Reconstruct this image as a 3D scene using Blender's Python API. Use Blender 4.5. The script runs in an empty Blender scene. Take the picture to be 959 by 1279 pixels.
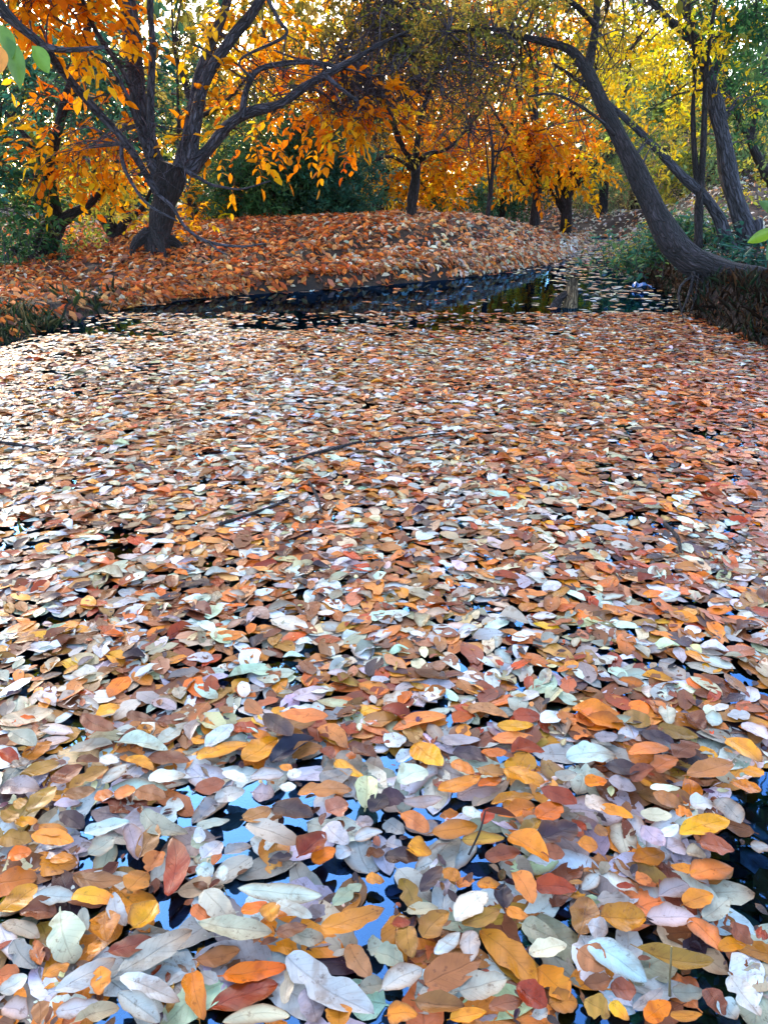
import bpy, math, random
import numpy as np
from mathutils import Vector
random.seed(7)
R = np.random.default_rng(11)
SC = bpy.context.scene
COL = SC.collection

# ------------------------------------------------------------------ camera
CAMZ, PITCH, FPX, CX, CY = 1.1, math.radians(23.1), 948.0, 479.5, 639.5
cp, sp = math.cos(PITCH), math.sin(PITCH)
def ray(u, v):
    dx, dz = (np.asarray(u, float) - CX) / FPX, -(np.asarray(v, float) - CY) / FPX
    return np.stack(np.broadcast_arrays(dx, cp + sp * dz, -sp + cp * dz), -1)
def P(u, v, Y):                     # point of the place at forward distance Y
    d = ray(u, v); return d * (np.asarray(Y, float) / d[..., 1])[..., None] + np.array([0, 0, CAMZ])
def G(u, v, z=0.0):                 # point of the place at height z
    d = ray(u, v); return d * ((z - CAMZ) / d[..., 2])[..., None] + np.array([0, 0, CAMZ])
def pix(p):                         # where a point shows
    p = np.asarray(p, float); y, z = p[..., 1], p[..., 2] - CAMZ
    dep = np.maximum(y * cp - z * sp, 1e-3); up = y * sp + z * cp
    return CX + FPX * p[..., 0] / dep, CY - FPX * up / dep
def pxm(p):                         # metres per pixel at a point
    p = np.asarray(p, float); return (p[..., 1] * cp - (p[..., 2] - CAMZ) * sp) / FPX
cam_d = bpy.data.cameras.new('camera'); cam = bpy.data.objects.new('camera', cam_d); COL.objects.link(cam)
cam.location = (0, 0, CAMZ); cam.rotation_euler = (math.pi / 2 - PITCH, 0, 0)
cam_d.sensor_fit = 'VERTICAL'; cam_d.sensor_height = 24; cam_d.lens = 12 / (CY / FPX)
cam_d.clip_start = 0.05; cam_d.clip_end = 2000
SC.camera = cam

# ------------------------------------------------------------------ helpers
def nrm(a): return a / np.maximum(np.linalg.norm(a, axis=-1, keepdims=True), 1e-9)
class MB:
    """collects vertex / face arrays with colours and UVs and links them as one mesh"""
    def __init__(s): s.v, s.f, s.c, s.u, s.n = [], [], [], [], 0
    def add(s, v, f, c=None, u=None):
        v = np.asarray(v, float).reshape(-1, 3)
        s.v.append(v); s.f.append(np.asarray(f, int) + s.n)
        s.c.append(np.ones((len(v), 3)) * (0.5 if c is None else c)); s.u.append(np.zeros((len(v), 2)) if u is None else u)
        s.n += len(v)
    def build(s, name, mat, parent=None, loc=None, smooth=True):
        me = bpy.data.meshes.new(name)
        v = np.concatenate(s.v); loc = np.zeros(3) if loc is None else np.asarray(loc, float)
        v = v - loc
        me.vertices.add(len(v)); me.vertices.foreach_set('co', v.astype(np.float32).ravel())
        idx = np.concatenate([f.ravel() for f in s.f])
        tot = np.concatenate([np.full(len(f), f.shape[1]) for f in s.f])
        me.loops.add(len(idx)); me.loops.foreach_set('vertex_index', idx.astype(np.int32))
        me.polygons.add(len(tot)); me.polygons.foreach_set('loop_start', (np.cumsum(tot) - tot).astype(np.int32))
        me.polygons.foreach_set('use_smooth', np.full(len(tot), smooth))
        c = np.concatenate(s.c); a = me.color_attributes.new('Col', 'FLOAT_COLOR', 'POINT')
        a.data.foreach_set('color', np.concatenate([c, np.ones((len(c), 1))], 1).astype(np.float32).ravel())
        u = np.concatenate(s.u); l = me.uv_layers.new(name='UV'); l.data.foreach_set('uv', u[idx].astype(np.float32).ravel())
        me.update(calc_edges=True); me.validate()
        o = bpy.data.objects.new(name, me); COL.objects.link(o)
        if mat: me.materials.append(mat)
        if parent is not None: o.parent = parent
        elif loc is not None: o.location = loc
        return o
def tag(o, label=None, cat=None, group=None, kind=None):
    for k, x in (('label', label), ('category', cat), ('group', group), ('kind', kind)):
        if x: o[k] = x
    return o
def empty(name, loc):
    o = bpy.data.objects.new(name, None); COL.objects.link(o); o.location = [float(x) for x in loc]; o.empty_display_size = .2; return o
_W = [(R.normal(size=2), R.uniform(0, 6.28)) for _ in range(60)]
def wob(x, y, f=1.0, o=4, s=0):     # smooth pseudo noise about -1..1
    r, a, t = 0, 1.0, 0
    for k in range(o):
        for j in range(3):
            d, ph = _W[(k * 3 + j + s * 7) % 60]
            d = d / np.hypot(*d); r = r + a * np.sin((x * d[0] + y * d[1]) * f * 2.1 ** k * (1 + .23 * j) + ph + 1.7 * np.sin(y * f * .6 + x * f * .45 + j))
        t += a * 1.9; a *= .55
    return r / t
def smooth01(t): t = np.clip(t, 0, 1); return t * t * (3 - 2 * t)
def crom(p, n):                     # smooth polyline
    p = np.asarray(p, float)
    if len(p) < 3: t = np.linspace(0, 1, n)[:, None]; return p[0] * (1 - t) + p[-1] * t
    q = np.vstack([2 * p[0] - p[1], p, 2 * p[-1] - p[-2]]); m = len(p) - 1
    t = np.linspace(0, m - 1e-6, n); i = t.astype(int); t = (t - i)[:, None]
    a, b, c, d = q[i], q[i + 1], q[i + 2], q[i + 3]
    return .5 * (2 * b + (c - a) * t + (2 * a - 5 * b + 4 * c - d) * t * t + (3 * b - a - 3 * c + d) * t ** 3)
def tube(mb, pts, rad, sides=8, rough=0.0, col=None, cap=True):
    pts = np.asarray(pts, float); n = len(pts); rad = np.broadcast_to(np.asarray(rad, float), (n,))
    t = nrm(np.gradient(pts, axis=0)); ref = np.array([0.13, 1., 0.07]) if abs(t[0][1]) < .9 else np.array([1., 0, 0.1])
    x = nrm(np.cross(t, ref)); y = np.cross(t, x)
    L = np.concatenate([[0], np.cumsum(np.linalg.norm(np.diff(pts, axis=0), axis=1))])
    a = np.linspace(0, 2 * math.pi, sides + 1); ph = random.uniform(0, 99)
    rr = rad[:, None] * (1 + rough * (np.sin(3 * a[None] + L[:, None] * 4 + ph) * .5 + np.sin(5 * a[None] - L[:, None] * 7 + ph) * .35 + np.sin(L[:, None] * 11 + 2 * a[None]) * .4) * np.where(True, 1, 1))
    rr = rr * (1 + rough * .9 * np.interp(L, np.linspace(0, max(L[-1], .1), 12), np.random.default_rng(n + sides).normal(0, .6, 12)))[:, None]; rr[:, -1] = rr[:, 0]
    v = pts[:, None] + rr[..., None] * (np.cos(a)[None, :, None] * x[:, None] + np.sin(a)[None, :, None] * y[:, None])
    k = sides + 1; i = np.arange(n - 1)[:, None] * k + np.arange(sides)[None]
    f = np.stack([i, i + 1, i + 1 + k, i + k], -1).reshape(-1, 4)
    uv = np.stack(np.broadcast_arrays(a[None] / 6.283 * max(rad.max() * 6.283, .02), L[:, None]), -1).reshape(-1, 2)
    mb.add(v, f, col, uv)
    if cap:
        for e, r in ((0, 0), (n - 1, n - 1)):
            mb.add(np.vstack([v[e, :-1], pts[e:e + 1]]), [[j, (j + 1) % sides, sides] for j in range(sides)], col, np.tile([[0.0, L[e]]], (sides + 1, 1)))

# ------------------------------------------------------------------ materials
def mat(name):
    m = bpy.data.materials.new(name); m.use_nodes = True; t = m.node_tree; t.nodes.clear()
    return m, t, t.nodes.new('ShaderNodeOutputMaterial')
def nd(t, kind, **kw):
    n = t.nodes.new('ShaderNode' + kind)
    for k, x in kw.items():
        if k[0] == 'i' and k[1:].isdigit(): n.inputs[int(k[1:])].default_value = x
        elif k in n.inputs: n.inputs[k].default_value = x
        else: setattr(n, k, x)
    return n
def ramp(t, stops):
    r = nd(t, 'ValToRGB'); e = r.color_ramp.elements
    while len(e) < len(stops): e.new(.5)
    for k, (p, c) in zip(e, stops): k.position = p; k.color = (*c, 1)
    return r
def leaf_mat(name, trans=.4, rough=.5, coat=0.0, veins=False, spec=.5, mot=.8):
    m, t, out = mat(name); L = t.links.new
    at = nd(t, 'Attribute', attribute_name='Col'); geo = nd(t, 'NewGeometry')
    nz = nd(t, 'TexNoise', Scale=28.0, Detail=4.0, Roughness=.65); L(geo.outputs['Position'], nz.inputs['Vector'])
    rp = ramp(t, [(.25, (.62, .58, .55)), (.5, (1, 1, 1)), (.8, (1.12, 1.1, 1.05))]); L(nz.outputs['Fac'], rp.inputs['Fac'])
    mul = nd(t, 'MixRGB', blend_type='MULTIPLY', i0=mot); L(at.outputs['Color'], mul.inputs[1]); L(rp.outputs['Color'], mul.inputs[2])
    col = mul.outputs['Color']; bump = None
    pr = nd(t, 'BsdfPrincipled', Roughness=rough); pr.inputs['Coat Weight'].default_value = coat; pr.inputs['Coat Roughness'].default_value = .16
    pr.inputs['Specular IOR Level'].default_value = spec
    if veins:
        uv = nd(t, 'UVMap', uv_map='UV'); sx = nd(t, 'SeparateXYZ'); L(uv.outputs['UV'], sx.inputs[0])
        ax = nd(t, 'Math', operation='ABSOLUTE'); L(sx.outputs['X'], ax.inputs[0])            # u runs -1..1 across the blade
        mid = nd(t, 'MapRange', interpolation_type='SMOOTHSTEP'); mid.inputs[1].default_value = .075; mid.inputs[2].default_value = .02; L(ax.outputs[0], mid.inputs[0])
        s1 = nd(t, 'Math', operation='MULTIPLY', i1=62.0); L(sx.outputs['Y'], s1.inputs[0])
        s2 = nd(t, 'Math', operation='MULTIPLY_ADD', i1=-13.0); L(ax.outputs[0], s2.inputs[0]); L(s1.outputs[0], s2.inputs[2])
        s3 = nd(t, 'Math', operation='SINE'); L(s2.outputs[0], s3.inputs[0])
        lat = nd(t, 'MapRange', interpolation_type='SMOOTHSTEP'); lat.inputs[1].default_value = .86; lat.inputs[2].default_value = 1.0; lat.inputs[4].default_value = .4; L(s3.outputs[0], lat.inputs[0])
        mx = nd(t, 'Math', operation='MAXIMUM'); L(mid.outputs[0], mx.inputs[0]); L(lat.outputs[0], mx.inputs[1])
        # spots and blotches of decay
        vo = nd(t, 'TexNoise', Scale=75.0, Detail=3.0, Roughness=.7); L(geo.outputs['Position'], vo.inputs['Vector'])
        sp_ = ramp(t, [(.60, (1, 1, 1)), (.70, (.42, .32, .26))]); L(vo.outputs['Fac'], sp_.inputs['Fac'])
        m2 = nd(t, 'MixRGB', blend_type='MULTIPLY', i0=.75); L(col, m2.inputs[1]); L(sp_.outputs['Color'], m2.inputs[2])
        m3 = nd(t, 'MixRGB', blend_type='MIX'); L(m2.outputs['Color'], m3.inputs[1])
        br = nd(t, 'MixRGB', blend_type='MULTIPLY', i0=1.0); L(m2.outputs['Color'], br.inputs[1]); br.inputs[2].default_value = (.62, .55, .5, 1)
        f3 = nd(t, 'Math', operation='MULTIPLY', i1=.38); L(mx.outputs[0], f3.inputs[0]); L(f3.outputs[0], m3.inputs[0]); L(br.outputs['Color'], m3.inputs[2])
        bn = nd(t, 'TexNoise', Scale=17.0, Detail=4.0, Roughness=.6, Distortion=.8); L(geo.outputs['Position'], bn.inputs['Vector']); bm = nd(t, 'MapRange', interpolation_type='SMOOTHSTEP'); bm.inputs[1].default_value = .54; bm.inputs[2].default_value = .68; bm.inputs[4].default_value = .55; L(bn.outputs['Fac'], bm.inputs[0])
        m4 = nd(t, 'MixRGB', blend_type='MULTIPLY'); L(bm.outputs[0], m4.inputs[0]); L(m3.outputs['Color'], m4.inputs[1]); m4.inputs[2].default_value = (.55, .36, .24, 1); col = m4.outputs['Color']
        wn = nd(t, 'TexNoise', Scale=14.0, Detail=2.0); L(geo.outputs['Position'], wn.inputs['Vector']); wr = nd(t, 'MapRange'); wr.inputs[1].default_value = .38; wr.inputs[2].default_value = .6; wr.inputs[3].default_value = .22; wr.inputs[4].default_value = .62; L(wn.outputs['Fac'], wr.inputs[0]); L(wr.outputs[0], pr.inputs['Roughness'])
        b = nd(t, 'Bump', Strength=.5, Distance=.002); hs = nd(t, 'Math', operation='MULTIPLY_ADD', i1=.35); L(nz.outputs['Fac'], hs.inputs[0]); L(mx.outputs[0], hs.inputs[2])
        L(hs.outputs[0], b.inputs['Height']); L(b.outputs[0], pr.inputs['Normal'])
    L(col, pr.inputs['Base Color'])
    tr = nd(t, 'BsdfTranslucent'); L(col, tr.inputs['Color'])
    mix = nd(t, 'MixShader', i0=trans); L(pr.outputs[0], mix.inputs[1]); L(tr.outputs[0], mix.inputs[2]); L(mix.outputs[0], out.inputs['Surface'])
    return m
M_CROWN = leaf_mat('crown_leaf', .6, .65, mot=.35, spec=.12)
M_DARKLEAF = leaf_mat('evergreen_leaf', .45, .5, mot=.5, spec=.3)
M_FLOAT = leaf_mat('floating_leaf_surface', .10, .5, .10, True, .34)
M_LITTER = leaf_mat('dry_leaf', .25, .65, spec=.15)
def bark_mat(name, c1, c2, c3, sc=1.0):
    m, t, out = mat(name); L = t.links.new
    uv = nd(t, 'UVMap', uv_map='UV'); mp = nd(t, 'Mapping'); mp.inputs['Scale'].default_value = (26 * sc, 5 * sc, 1); L(uv.outputs[0], mp.inputs[0])
    n1 = nd(t, 'TexNoise', Scale=1.0, Detail=6.0, Roughness=.65, Distortion=.6); L(mp.outputs[0], n1.inputs['Vector'])
    geo = nd(t, 'NewGeometry'); n2 = nd(t, 'TexNoise', Scale=5.0, Detail=3.0); L(geo.outputs['Position'], n2.inputs['Vector'])
    r1 = ramp(t, [(.3, c1), (.5, c2), (.72, c3)]); L(n1.outputs['Fac'], r1.inputs['Fac'])
    r2 = ramp(t, [(.3, (.6, .6, .62)), (.7, (1.25, 1.22, 1.25))]); L(n2.outputs['Fac'], r2.inputs['Fac'])
    mu = nd(t, 'MixRGB', blend_type='MULTIPLY', i0=1.0); L(r1.outputs[0], mu.inputs[1]); L(r2.outputs[0], mu.inputs[2])
    pr = nd(t, 'BsdfPrincipled', Roughness=.85); L(mu.outputs[0], pr.inputs['Base Color'])
    vo = nd(t, 'TexVoronoi', feature='DISTANCE_TO_EDGE', Scale=1.0); m2 = nd(t, 'Mapping'); m2.inputs['Scale'].default_value = (30 * sc, 9 * sc, 1); ds = nd(t, 'MixRGB', i0=.12); L(uv.outputs[0], ds.inputs[1]); n4 = nd(t, 'TexNoise', Scale=9.0, Detail=3.0); L(geo.outputs['Position'], n4.inputs['Vector']); L(n4.outputs['Color'], ds.inputs[2]); L(ds.outputs[0], m2.inputs[0]); L(m2.outputs[0], vo.inputs['Vector'])
    ck = ramp(t, [(0, (.25, .22, .22)), (.16, (1, 1, 1))]); L(vo.outputs['Distance'], ck.inputs['Fac']); mc = nd(t, 'MixRGB', blend_type='MULTIPLY', i0=.8); L(mu.outputs[0], mc.inputs[1]); L(ck.outputs[0], mc.inputs[2]); L(mc.outputs[0], pr.inputs['Base Color'])
    hh_ = nd(t, 'Math', operation='ADD'); L(n1.outputs['Fac'], hh_.inputs[0]); L(ck.outputs[0], hh_.inputs[1])
    b = nd(t, 'Bump', Strength=1.0, Distance=.04); L(hh_.outputs[0], b.inputs['Height']); L(b.outputs[0], pr.inputs['Normal'])
    L(pr.outputs[0], out.inputs['Surface']); return m
M_BARK = bark_mat('brown_bark', (.006, .004, .005), (.026, .017, .021), (.085, .066, .078))
M_BARK2 = bark_mat('grey_bark', (.025, .023, .032), (.065, .062, .085), (.14, .135, .17), .7)
M_TWIG = bark_mat('twig_bark', (.04, .03, .042), (.10, .08, .105), (.22, .18, .23))
M_WOOD = bark_mat('weathered_wood', (.06, .04, .02), (.26, .17, .09), (.46, .34, .2))
M_LOG = bark_mat('wet_log', (.02, .014, .014), (.045, .032, .034), (.10, .075, .08))
M_STICK = bark_mat('straw_stalk', (.3, .2, .07), (.5, .35, .14), (.6, .45, .2))

# ------------------------------------------------------------------ terrain
shore_px = [(-70, 452), (0, 432), (60, 412), (110, 397), (165, 384), (230, 375), (300, 369), (400, 362), (480, 356), (560, 349), (620, 342), (680, 333), (712, 322), (722, 311), (728, 303), (742, 297)]
shore_px2 = [(772, 297), (778, 305), (772, 318), (768, 333), (790, 350), (835, 364), (862, 392), (905, 412), (959, 434), (1040, 462)]
s1 = G([p[0] for p in shore_px], [p[1] for p in shore_px])[:, :2]; s2 = G([p[0] for p in shore_px2], [p[1] for p in shore_px2])[:, :2]
POND = np.vstack([[[-4.4, -2.2], [-4.6, 1.5], [-4.3, 3.6]], s1, s2, [[5.2, 3.2], [5.4, -2.2]]])
def sd(x, y):                       # >0 on land, <0 in the pond
    x, y = np.asarray(x, float), np.asarray(y, float); d = np.full(x.shape, 1e9); ins = np.zeros(x.shape, bool); n = len(POND)
    for i in range(n):
        a, b = POND[i], POND[(i + 1) % n]; e = b - a; t = np.clip(((x - a[0]) * e[0] + (y - a[1]) * e[1]) / (e @ e), 0, 1)
        d = np.minimum(d, np.hypot(x - a[0] - t * e[0], y - a[1] - t * e[1]))
        c = ((a[1] > y) != (b[1] > y)) & (x < (b[0] - a[0]) * (y - a[1]) / (b[1] - a[1] + 1e-12) + a[0]); ins ^= c
    return np.where(ins, -d, d)
# control points: pixel, forward distance -> height of the ground there; bank width
_cp = [(480, 271, 13.4, 1.7), (560, 269, 13.6, 1.6), (640, 275, 14.2, 1.5), (695, 290, 15.0, 1.5), (410, 275, 13.2, 1.7), (350, 282, 12.8, 1.5), (270, 296, 12.0, 1.4), (197, 322, 10.9, 1.3),
       (110, 322, 12.0, 1.3), (40, 334, 11.5, 1.2), (30, 362, 8.6, .5), (90, 360, 9.3, .6), (-60, 372, 7.6, .5), (715, 303, 18.5, .8), (790, 276, 27, 1.5), (740, 283, 27, 1.5),
       (805, 300, 13.5, 1.2), (850, 270, 14.5, 1.5), (930, 235, 15.5, 2.0), (1000, 200, 17, 2.5), (880, 318, 9.6, .6), (940, 349, 7.7, .22), (890, 352, 8.2, .22), (1010, 340, 7.5, .22), (1040, 270, 11, .8), (820, 322, 11.4, .8)]
_c = np.array([[*P(u, v, Y), w] for u, v, Y, w in _cp] + [[-12, 20, .3, 2], [-3, 22, .35, 2], [3, 24, .4, 2], [-20, 8, .3, 1.5], [-6, 2, .3, .6], [-6, -2, .3, .6], [7, 1, .5, .6], [7, -3, .5, .6], [0, -6, .3, 1],
               [14, 18, 3.4, 3], [16, 8, 2.5, 3], [25, 25, 4, 3], [-30, 30, .4, 3], [0, 45, .7, 3], [30, 50, 4, 3], [-40, 60, .6, 3], [6, 34, .9, 2], [10, 30, 1.6, 2]])
def ground(x, y):
    x, y = np.asarray(x, float), np.asarray(y, float); sh = x.shape; x = x.ravel(); y = y.ravel()
    d = sd(x, y); num = 0; den = 0; wn = 0
    for c in _c:
        r2 = (x - c[0]) ** 2 + (y - c[1]) ** 2; w = 1 / (r2 + .25) ** 1.6; num = num + w * c[2]; wn = wn + w * c[3]; den = den + w
    B, wd = num / den, wn / den
    B = B + wob(x, y, .9, 4) * .06 * np.clip(y / 10, .5, 2)
    step = np.clip((y - 8.6) / .6, 0, 1) * np.clip((2.6 - x) / .8, 0, 1)
    z = np.maximum(B, .04) * smooth01((d + .03) / wd) ** .8 * (1 - .35 * step) + step * np.minimum(B, .13 + .05 * wob(x, y, 2.6, 3, 6)) * .9 * smooth01(d / .12) * (1 - smooth01((d - .25) / .8)) + step * .35 * B * smooth01((d - .3) / 1.0) + np.clip(d, 0, .3) * .12
    z = z + (wob(x, y, 4.5, 3, 2) * .035 + wob(x, y, 11., 2, 5) * .03 * np.clip(x - 2, 0, 1.3)) * np.clip(d * 4, 0, 1)
    z = np.where(d < 0, np.maximum(-.5, d * .55) - .02, z)
    return z.reshape(sh)
def gz(x, y): return float(ground(np.array([x]), np.array([y]))[0])
def axis(lo, hi, f0, f1, step, far):
    a = list(np.arange(f0, f1 + 1e-6, step)); s = step; q = f1
    while q < hi: s *= 1.22; q += s; a.append(min(q, hi))
    s = step; q = f0; b = []
    while q > lo: s *= 1.22; q -= s; b.append(max(q, lo))
    return np.array(b[::-1] + a)
gx, gy = axis(-400, 400, -8.5, 9.5, .085, 0), axis(-60, 600, 4.2, 21, .085, 0)
X, Y = np.meshgrid(gx, gy); Z = ground(X, Y)
nx = len(gx); i = np.arange(len(gy) - 1)[:, None] * nx + np.arange(nx - 1)[None]
m, t, out = mat('forest_soil'); L = t.links.new
geo = nd(t, 'NewGeometry'); n1 = nd(t, 'TexNoise', Scale=1.6, Detail=6.0, Roughness=.65); L(geo.outputs['Position'], n1.inputs['Vector'])
r1 = ramp(t, [(.3, (.003, .002, .002)), (.5, (.009, .006, .005)), (.7, (.028, .018, .013))]); L(n1.outputs['Fac'], r1.inputs['Fac'])
vo = nd(t, 'TexNoise', Scale=26.0, Detail=5.0, Roughness=.7); L(geo.outputs['Position'], vo.inputs['Vector'])
hs = nd(t, 'MapRange'); hs.inputs[1].default_value = .3; hs.inputs[2].default_value = .72; L(vo.outputs['Fac'], hs.inputs[0]); r2 = ramp(t, [(0, (.012, .008, .006)), (.4, (.03, .014, .009)), (.7, (.07, .03, .014)), (1, (.1, .06, .04))]); L(hs.outputs[0], r2.inputs['Fac'])
n3 = nd(t, 'TexNoise', Scale=.7, Detail=3.0); L(geo.outputs['Position'], n3.inputs['Vector']); r3 = ramp(t, [(.42, (0, 0, 0)), (.6, (.75, .75, .75))]); L(n3.outputs['Fac'], r3.inputs['Fac'])
mx = nd(t, 'MixRGB'); L(r3.outputs[0], mx.inputs[0]); L(r1.outputs[0], mx.inputs[1]); L(r2.outputs[0], mx.inputs[2])
pr = nd(t, 'BsdfPrincipled', Roughness=.9); L(mx.outputs[0], pr.inputs['Base Color']); b = nd(t, 'Bump', Strength=.8, Distance=.05); L(n1.outputs['Fac'], b.inputs['Height']); L(b.outputs[0], pr.inputs['Normal']); L(pr.outputs[0], out.inputs['Surface'])
M_SOIL = m
mb = MB(); mb.add(np.stack([X, Y, Z], -1), np.stack([i, i + 1, i + 1 + nx, i + nx], -1).reshape(-1, 4)); tag(mb.build('ground', M_SOIL), 'leaf strewn earth banks and forest floor round the pond', kind='structure')
# water: bluish film over dark depth; sky and tree reflections carry a painted sky blue
m, t, out = mat('pond_water'); L = t.links.new
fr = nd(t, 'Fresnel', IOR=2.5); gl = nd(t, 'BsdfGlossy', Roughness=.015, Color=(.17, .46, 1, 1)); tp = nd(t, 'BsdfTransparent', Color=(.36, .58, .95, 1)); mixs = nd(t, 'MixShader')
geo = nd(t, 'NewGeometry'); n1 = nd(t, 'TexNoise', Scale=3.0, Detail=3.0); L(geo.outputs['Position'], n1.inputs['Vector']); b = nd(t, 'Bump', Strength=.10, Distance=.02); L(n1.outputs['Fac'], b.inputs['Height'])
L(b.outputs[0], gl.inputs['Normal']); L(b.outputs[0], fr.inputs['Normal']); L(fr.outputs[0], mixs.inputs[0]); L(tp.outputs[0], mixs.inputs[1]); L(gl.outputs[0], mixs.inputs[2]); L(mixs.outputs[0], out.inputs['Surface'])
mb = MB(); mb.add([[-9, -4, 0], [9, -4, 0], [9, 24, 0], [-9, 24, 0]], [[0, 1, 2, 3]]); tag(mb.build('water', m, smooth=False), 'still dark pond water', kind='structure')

# ------------------------------------------------------------------ leaves, vectorised
PAL = dict(ora=(.84, .27, .015), och=(.80, .37, .05), yel=(.92, .47, .03), pch=(.80, .33, .11), brn=(.36, .15, .075), rst=(.46, .10, .015), drk=(.12, .07, .085), pal=(.66, .655, .62), gry=(.52, .49, .42),
           lav=(.50, .43, .42), crm=(.68, .58, .42), olv=(.52, .31, .07), cyn=(.68, .78, .76), wht=(.84, .80, .72), nav=(.045, .04, .09), tan=(.52, .27, .10), pnk=(.74, .40, .22))
CNAME = dict(ora='bright orange', och='mustard', yel='golden yellow', pch='salmon orange', brn='pinkish brown', rst='rust red', drk='dark purplish brown', pal='pale blue', gry='pale grey', lav='lavender',
             crm='cream', olv='khaki', cyn='pale cyan', wht='white', nav='navy', tan='tan', pnk='pink beige')
def pick(pal, n, jit=.16):
    k = list(pal); w = np.array([pal[q] for q in k], float); base = np.array([PAL[q] if isinstance(q, str) else q for q in k])
    c = base[R.choice(len(k), n, p=w / w.sum())]
    return np.clip(c * np.exp(R.normal(0, jit, (n, 1))) * np.exp(R.normal(0, jit * .3, (n, 3))), .004, .92)
def leaf_quads(mb, p, a, b, n, L, W, col, fold=.16, droop=.12):
    """small folded leaf blades: base p, direction a, width direction b, normal n"""
    N = len(p); L, W = L[:, None], W[:, None]; q = np.empty((N, 6, 3))
    f = fold * (1 + .6 * R.normal(size=(N, 1))); dr = droop * R.normal(.6, .8, size=(N, 1))
    q[:, 0] = p
    q[:, 1] = p + a * L * .33 - b * W * .5 + n * W * f; q[:, 5] = p + a * L * .33 + b * W * .5 + n * W * f
    q[:, 2] = p + a * L * .70 - b * W * .40 + n * (W * f - L * dr * .4); q[:, 4] = p + a * L * .70 + b * W * .40 + n * (W * f - L * dr * .4)
    q[:, 3] = p + a * L - n * L * dr
    i = np.arange(N)[:, None] * 6
    mb.add(q.reshape(-1, 3), np.concatenate([i + [0, 1, 2, 3], i + [0, 3, 4, 5]]), np.repeat(col, 6, 0))
def perp(a):
    r = R.normal(size=a.shape); b = nrm(np.cross(a, r)); return b, np.cross(a, b)
def sprays(mb, p, d, size, pal, nl=7, jit=.16):
    """compound leaves: a drooping stalk with leaflets in pairs and one at the tip"""
    N = len(p); d = nrm(d); s = nrm(np.cross(d, [0, 0, 1.0]) + R.normal(0, .15, (N, 3))); RL = size * 2.3 * R.uniform(.7, 1.2, N)
    base = pick(pal, N, jit); bb = nrm(np.cross(d, R.normal(size=(N, 3)))); leaf_quads(mb, p, nrm(d + np.array([0, 0, -.12])), bb, np.cross(bb, d), RL, np.full(N, .007), np.tile([[.16, .08, .04]], (N, 1)), .3, .12)
    for k in range(nl):
        tip = k == nl - 1; pair = k // 2; sg = 0 if tip else (1 if k % 2 else -1); tt = 1.0 if tip else .3 + .68 * pair / max(1, (nl - 1) // 2)
        pos = p + d * (RL * tt)[:, None] - np.array([0, 0, 1]) * (RL * .35 * tt * tt)[:, None]
        a = nrm(d * (.9 if tip else .55) + s * sg * .8 + np.array([0, 0, -.28]) + R.normal(0, .32, (N, 3)))
        b = nrm(np.cross(a, np.array([0, 0, 1.0]) + R.normal(0, .35, (N, 3)))); n = np.cross(b, a)
        Ls = size * R.uniform(.55, 1.25, N) * (1.1 if tip else 1); leaf_quads(mb, pos, a, b, n, Ls, Ls * R.uniform(.42, .58, N), np.clip(base * np.exp(R.normal(0, .1, (N, 1))), 0, .9))
def sprigs(mb, p, d, size, pal, nl=9, asp=.34, jit=.2):
    """twig ends with small simple leaves all round"""
    N = len(p); d = nrm(d); base = pick(pal, N, jit)
    for k in range(nl):
        pos = p + d * (size * 3.0 * k / nl * R.uniform(.8, 1.2, N))[:, None] + R.normal(0, size * .25, (N, 3))
        a = nrm(d * .6 + R.normal(0, .65, (N, 3)) + np.array([0, 0, -.2])); b, n = perp(a); Ls = size * R.uniform(.6, 1.2, N)
        leaf_quads(mb, pos, a, b, n, Ls, Ls * asp * R.uniform(.8, 1.2, N), np.clip(base * np.exp(R.normal(0, .14, (N, 1))), 0, .9))
def in_ell(n):
    q = nrm(R.normal(size=(n, 3))); return q * R.uniform(.15, 1, (n, 1)) ** .5

OLV = {(.16, .15, .03): 3, (.30, .24, .05): 3, (.42, .30, .05): 2, (.10, .11, .03): 2}
GRN = {(.045, .13, .045): 3, (.07, .17, .06): 3, (.03, .09, .045): 3, (.14, .2, .06): 1}
TEAL = {(.03, .12, .09): 3, (.045, .17, .13): 2, (.03, .09, .05): 3, (.08, .2, .11): 1}
ORG = {(.94, .29, .008): 5, (.94, .38, .010): 4, (.88, .20, .008): 2, (.92, .52, .02): .8}
YOR = {(.92, .46, .010): 4, (.92, .34, .010): 5, (.9, .60, .02): 1, (.5, .32, .03): .5}
YEL = {(.92, .62, .02): 5, (.92, .50, .015): 3, (.45, .36, .05): 2, (.25, .26, .05): 1}
YGR = {(.30, .32, .05): 4, (.50, .42, .06): 3, (.14, .20, .05): 3, (.7, .46, .05): 1}
WIL = {(.14, .22, .09): 3, (.22, .28, .10): 2, (.09, .16, .08): 3, (.4, .36, .12): 1}
BEI = {(.26, .20, .11): 3, (.40, .30, .16): 2, (.16, .14, .09): 3, (.5, .36, .12): 1}

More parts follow.
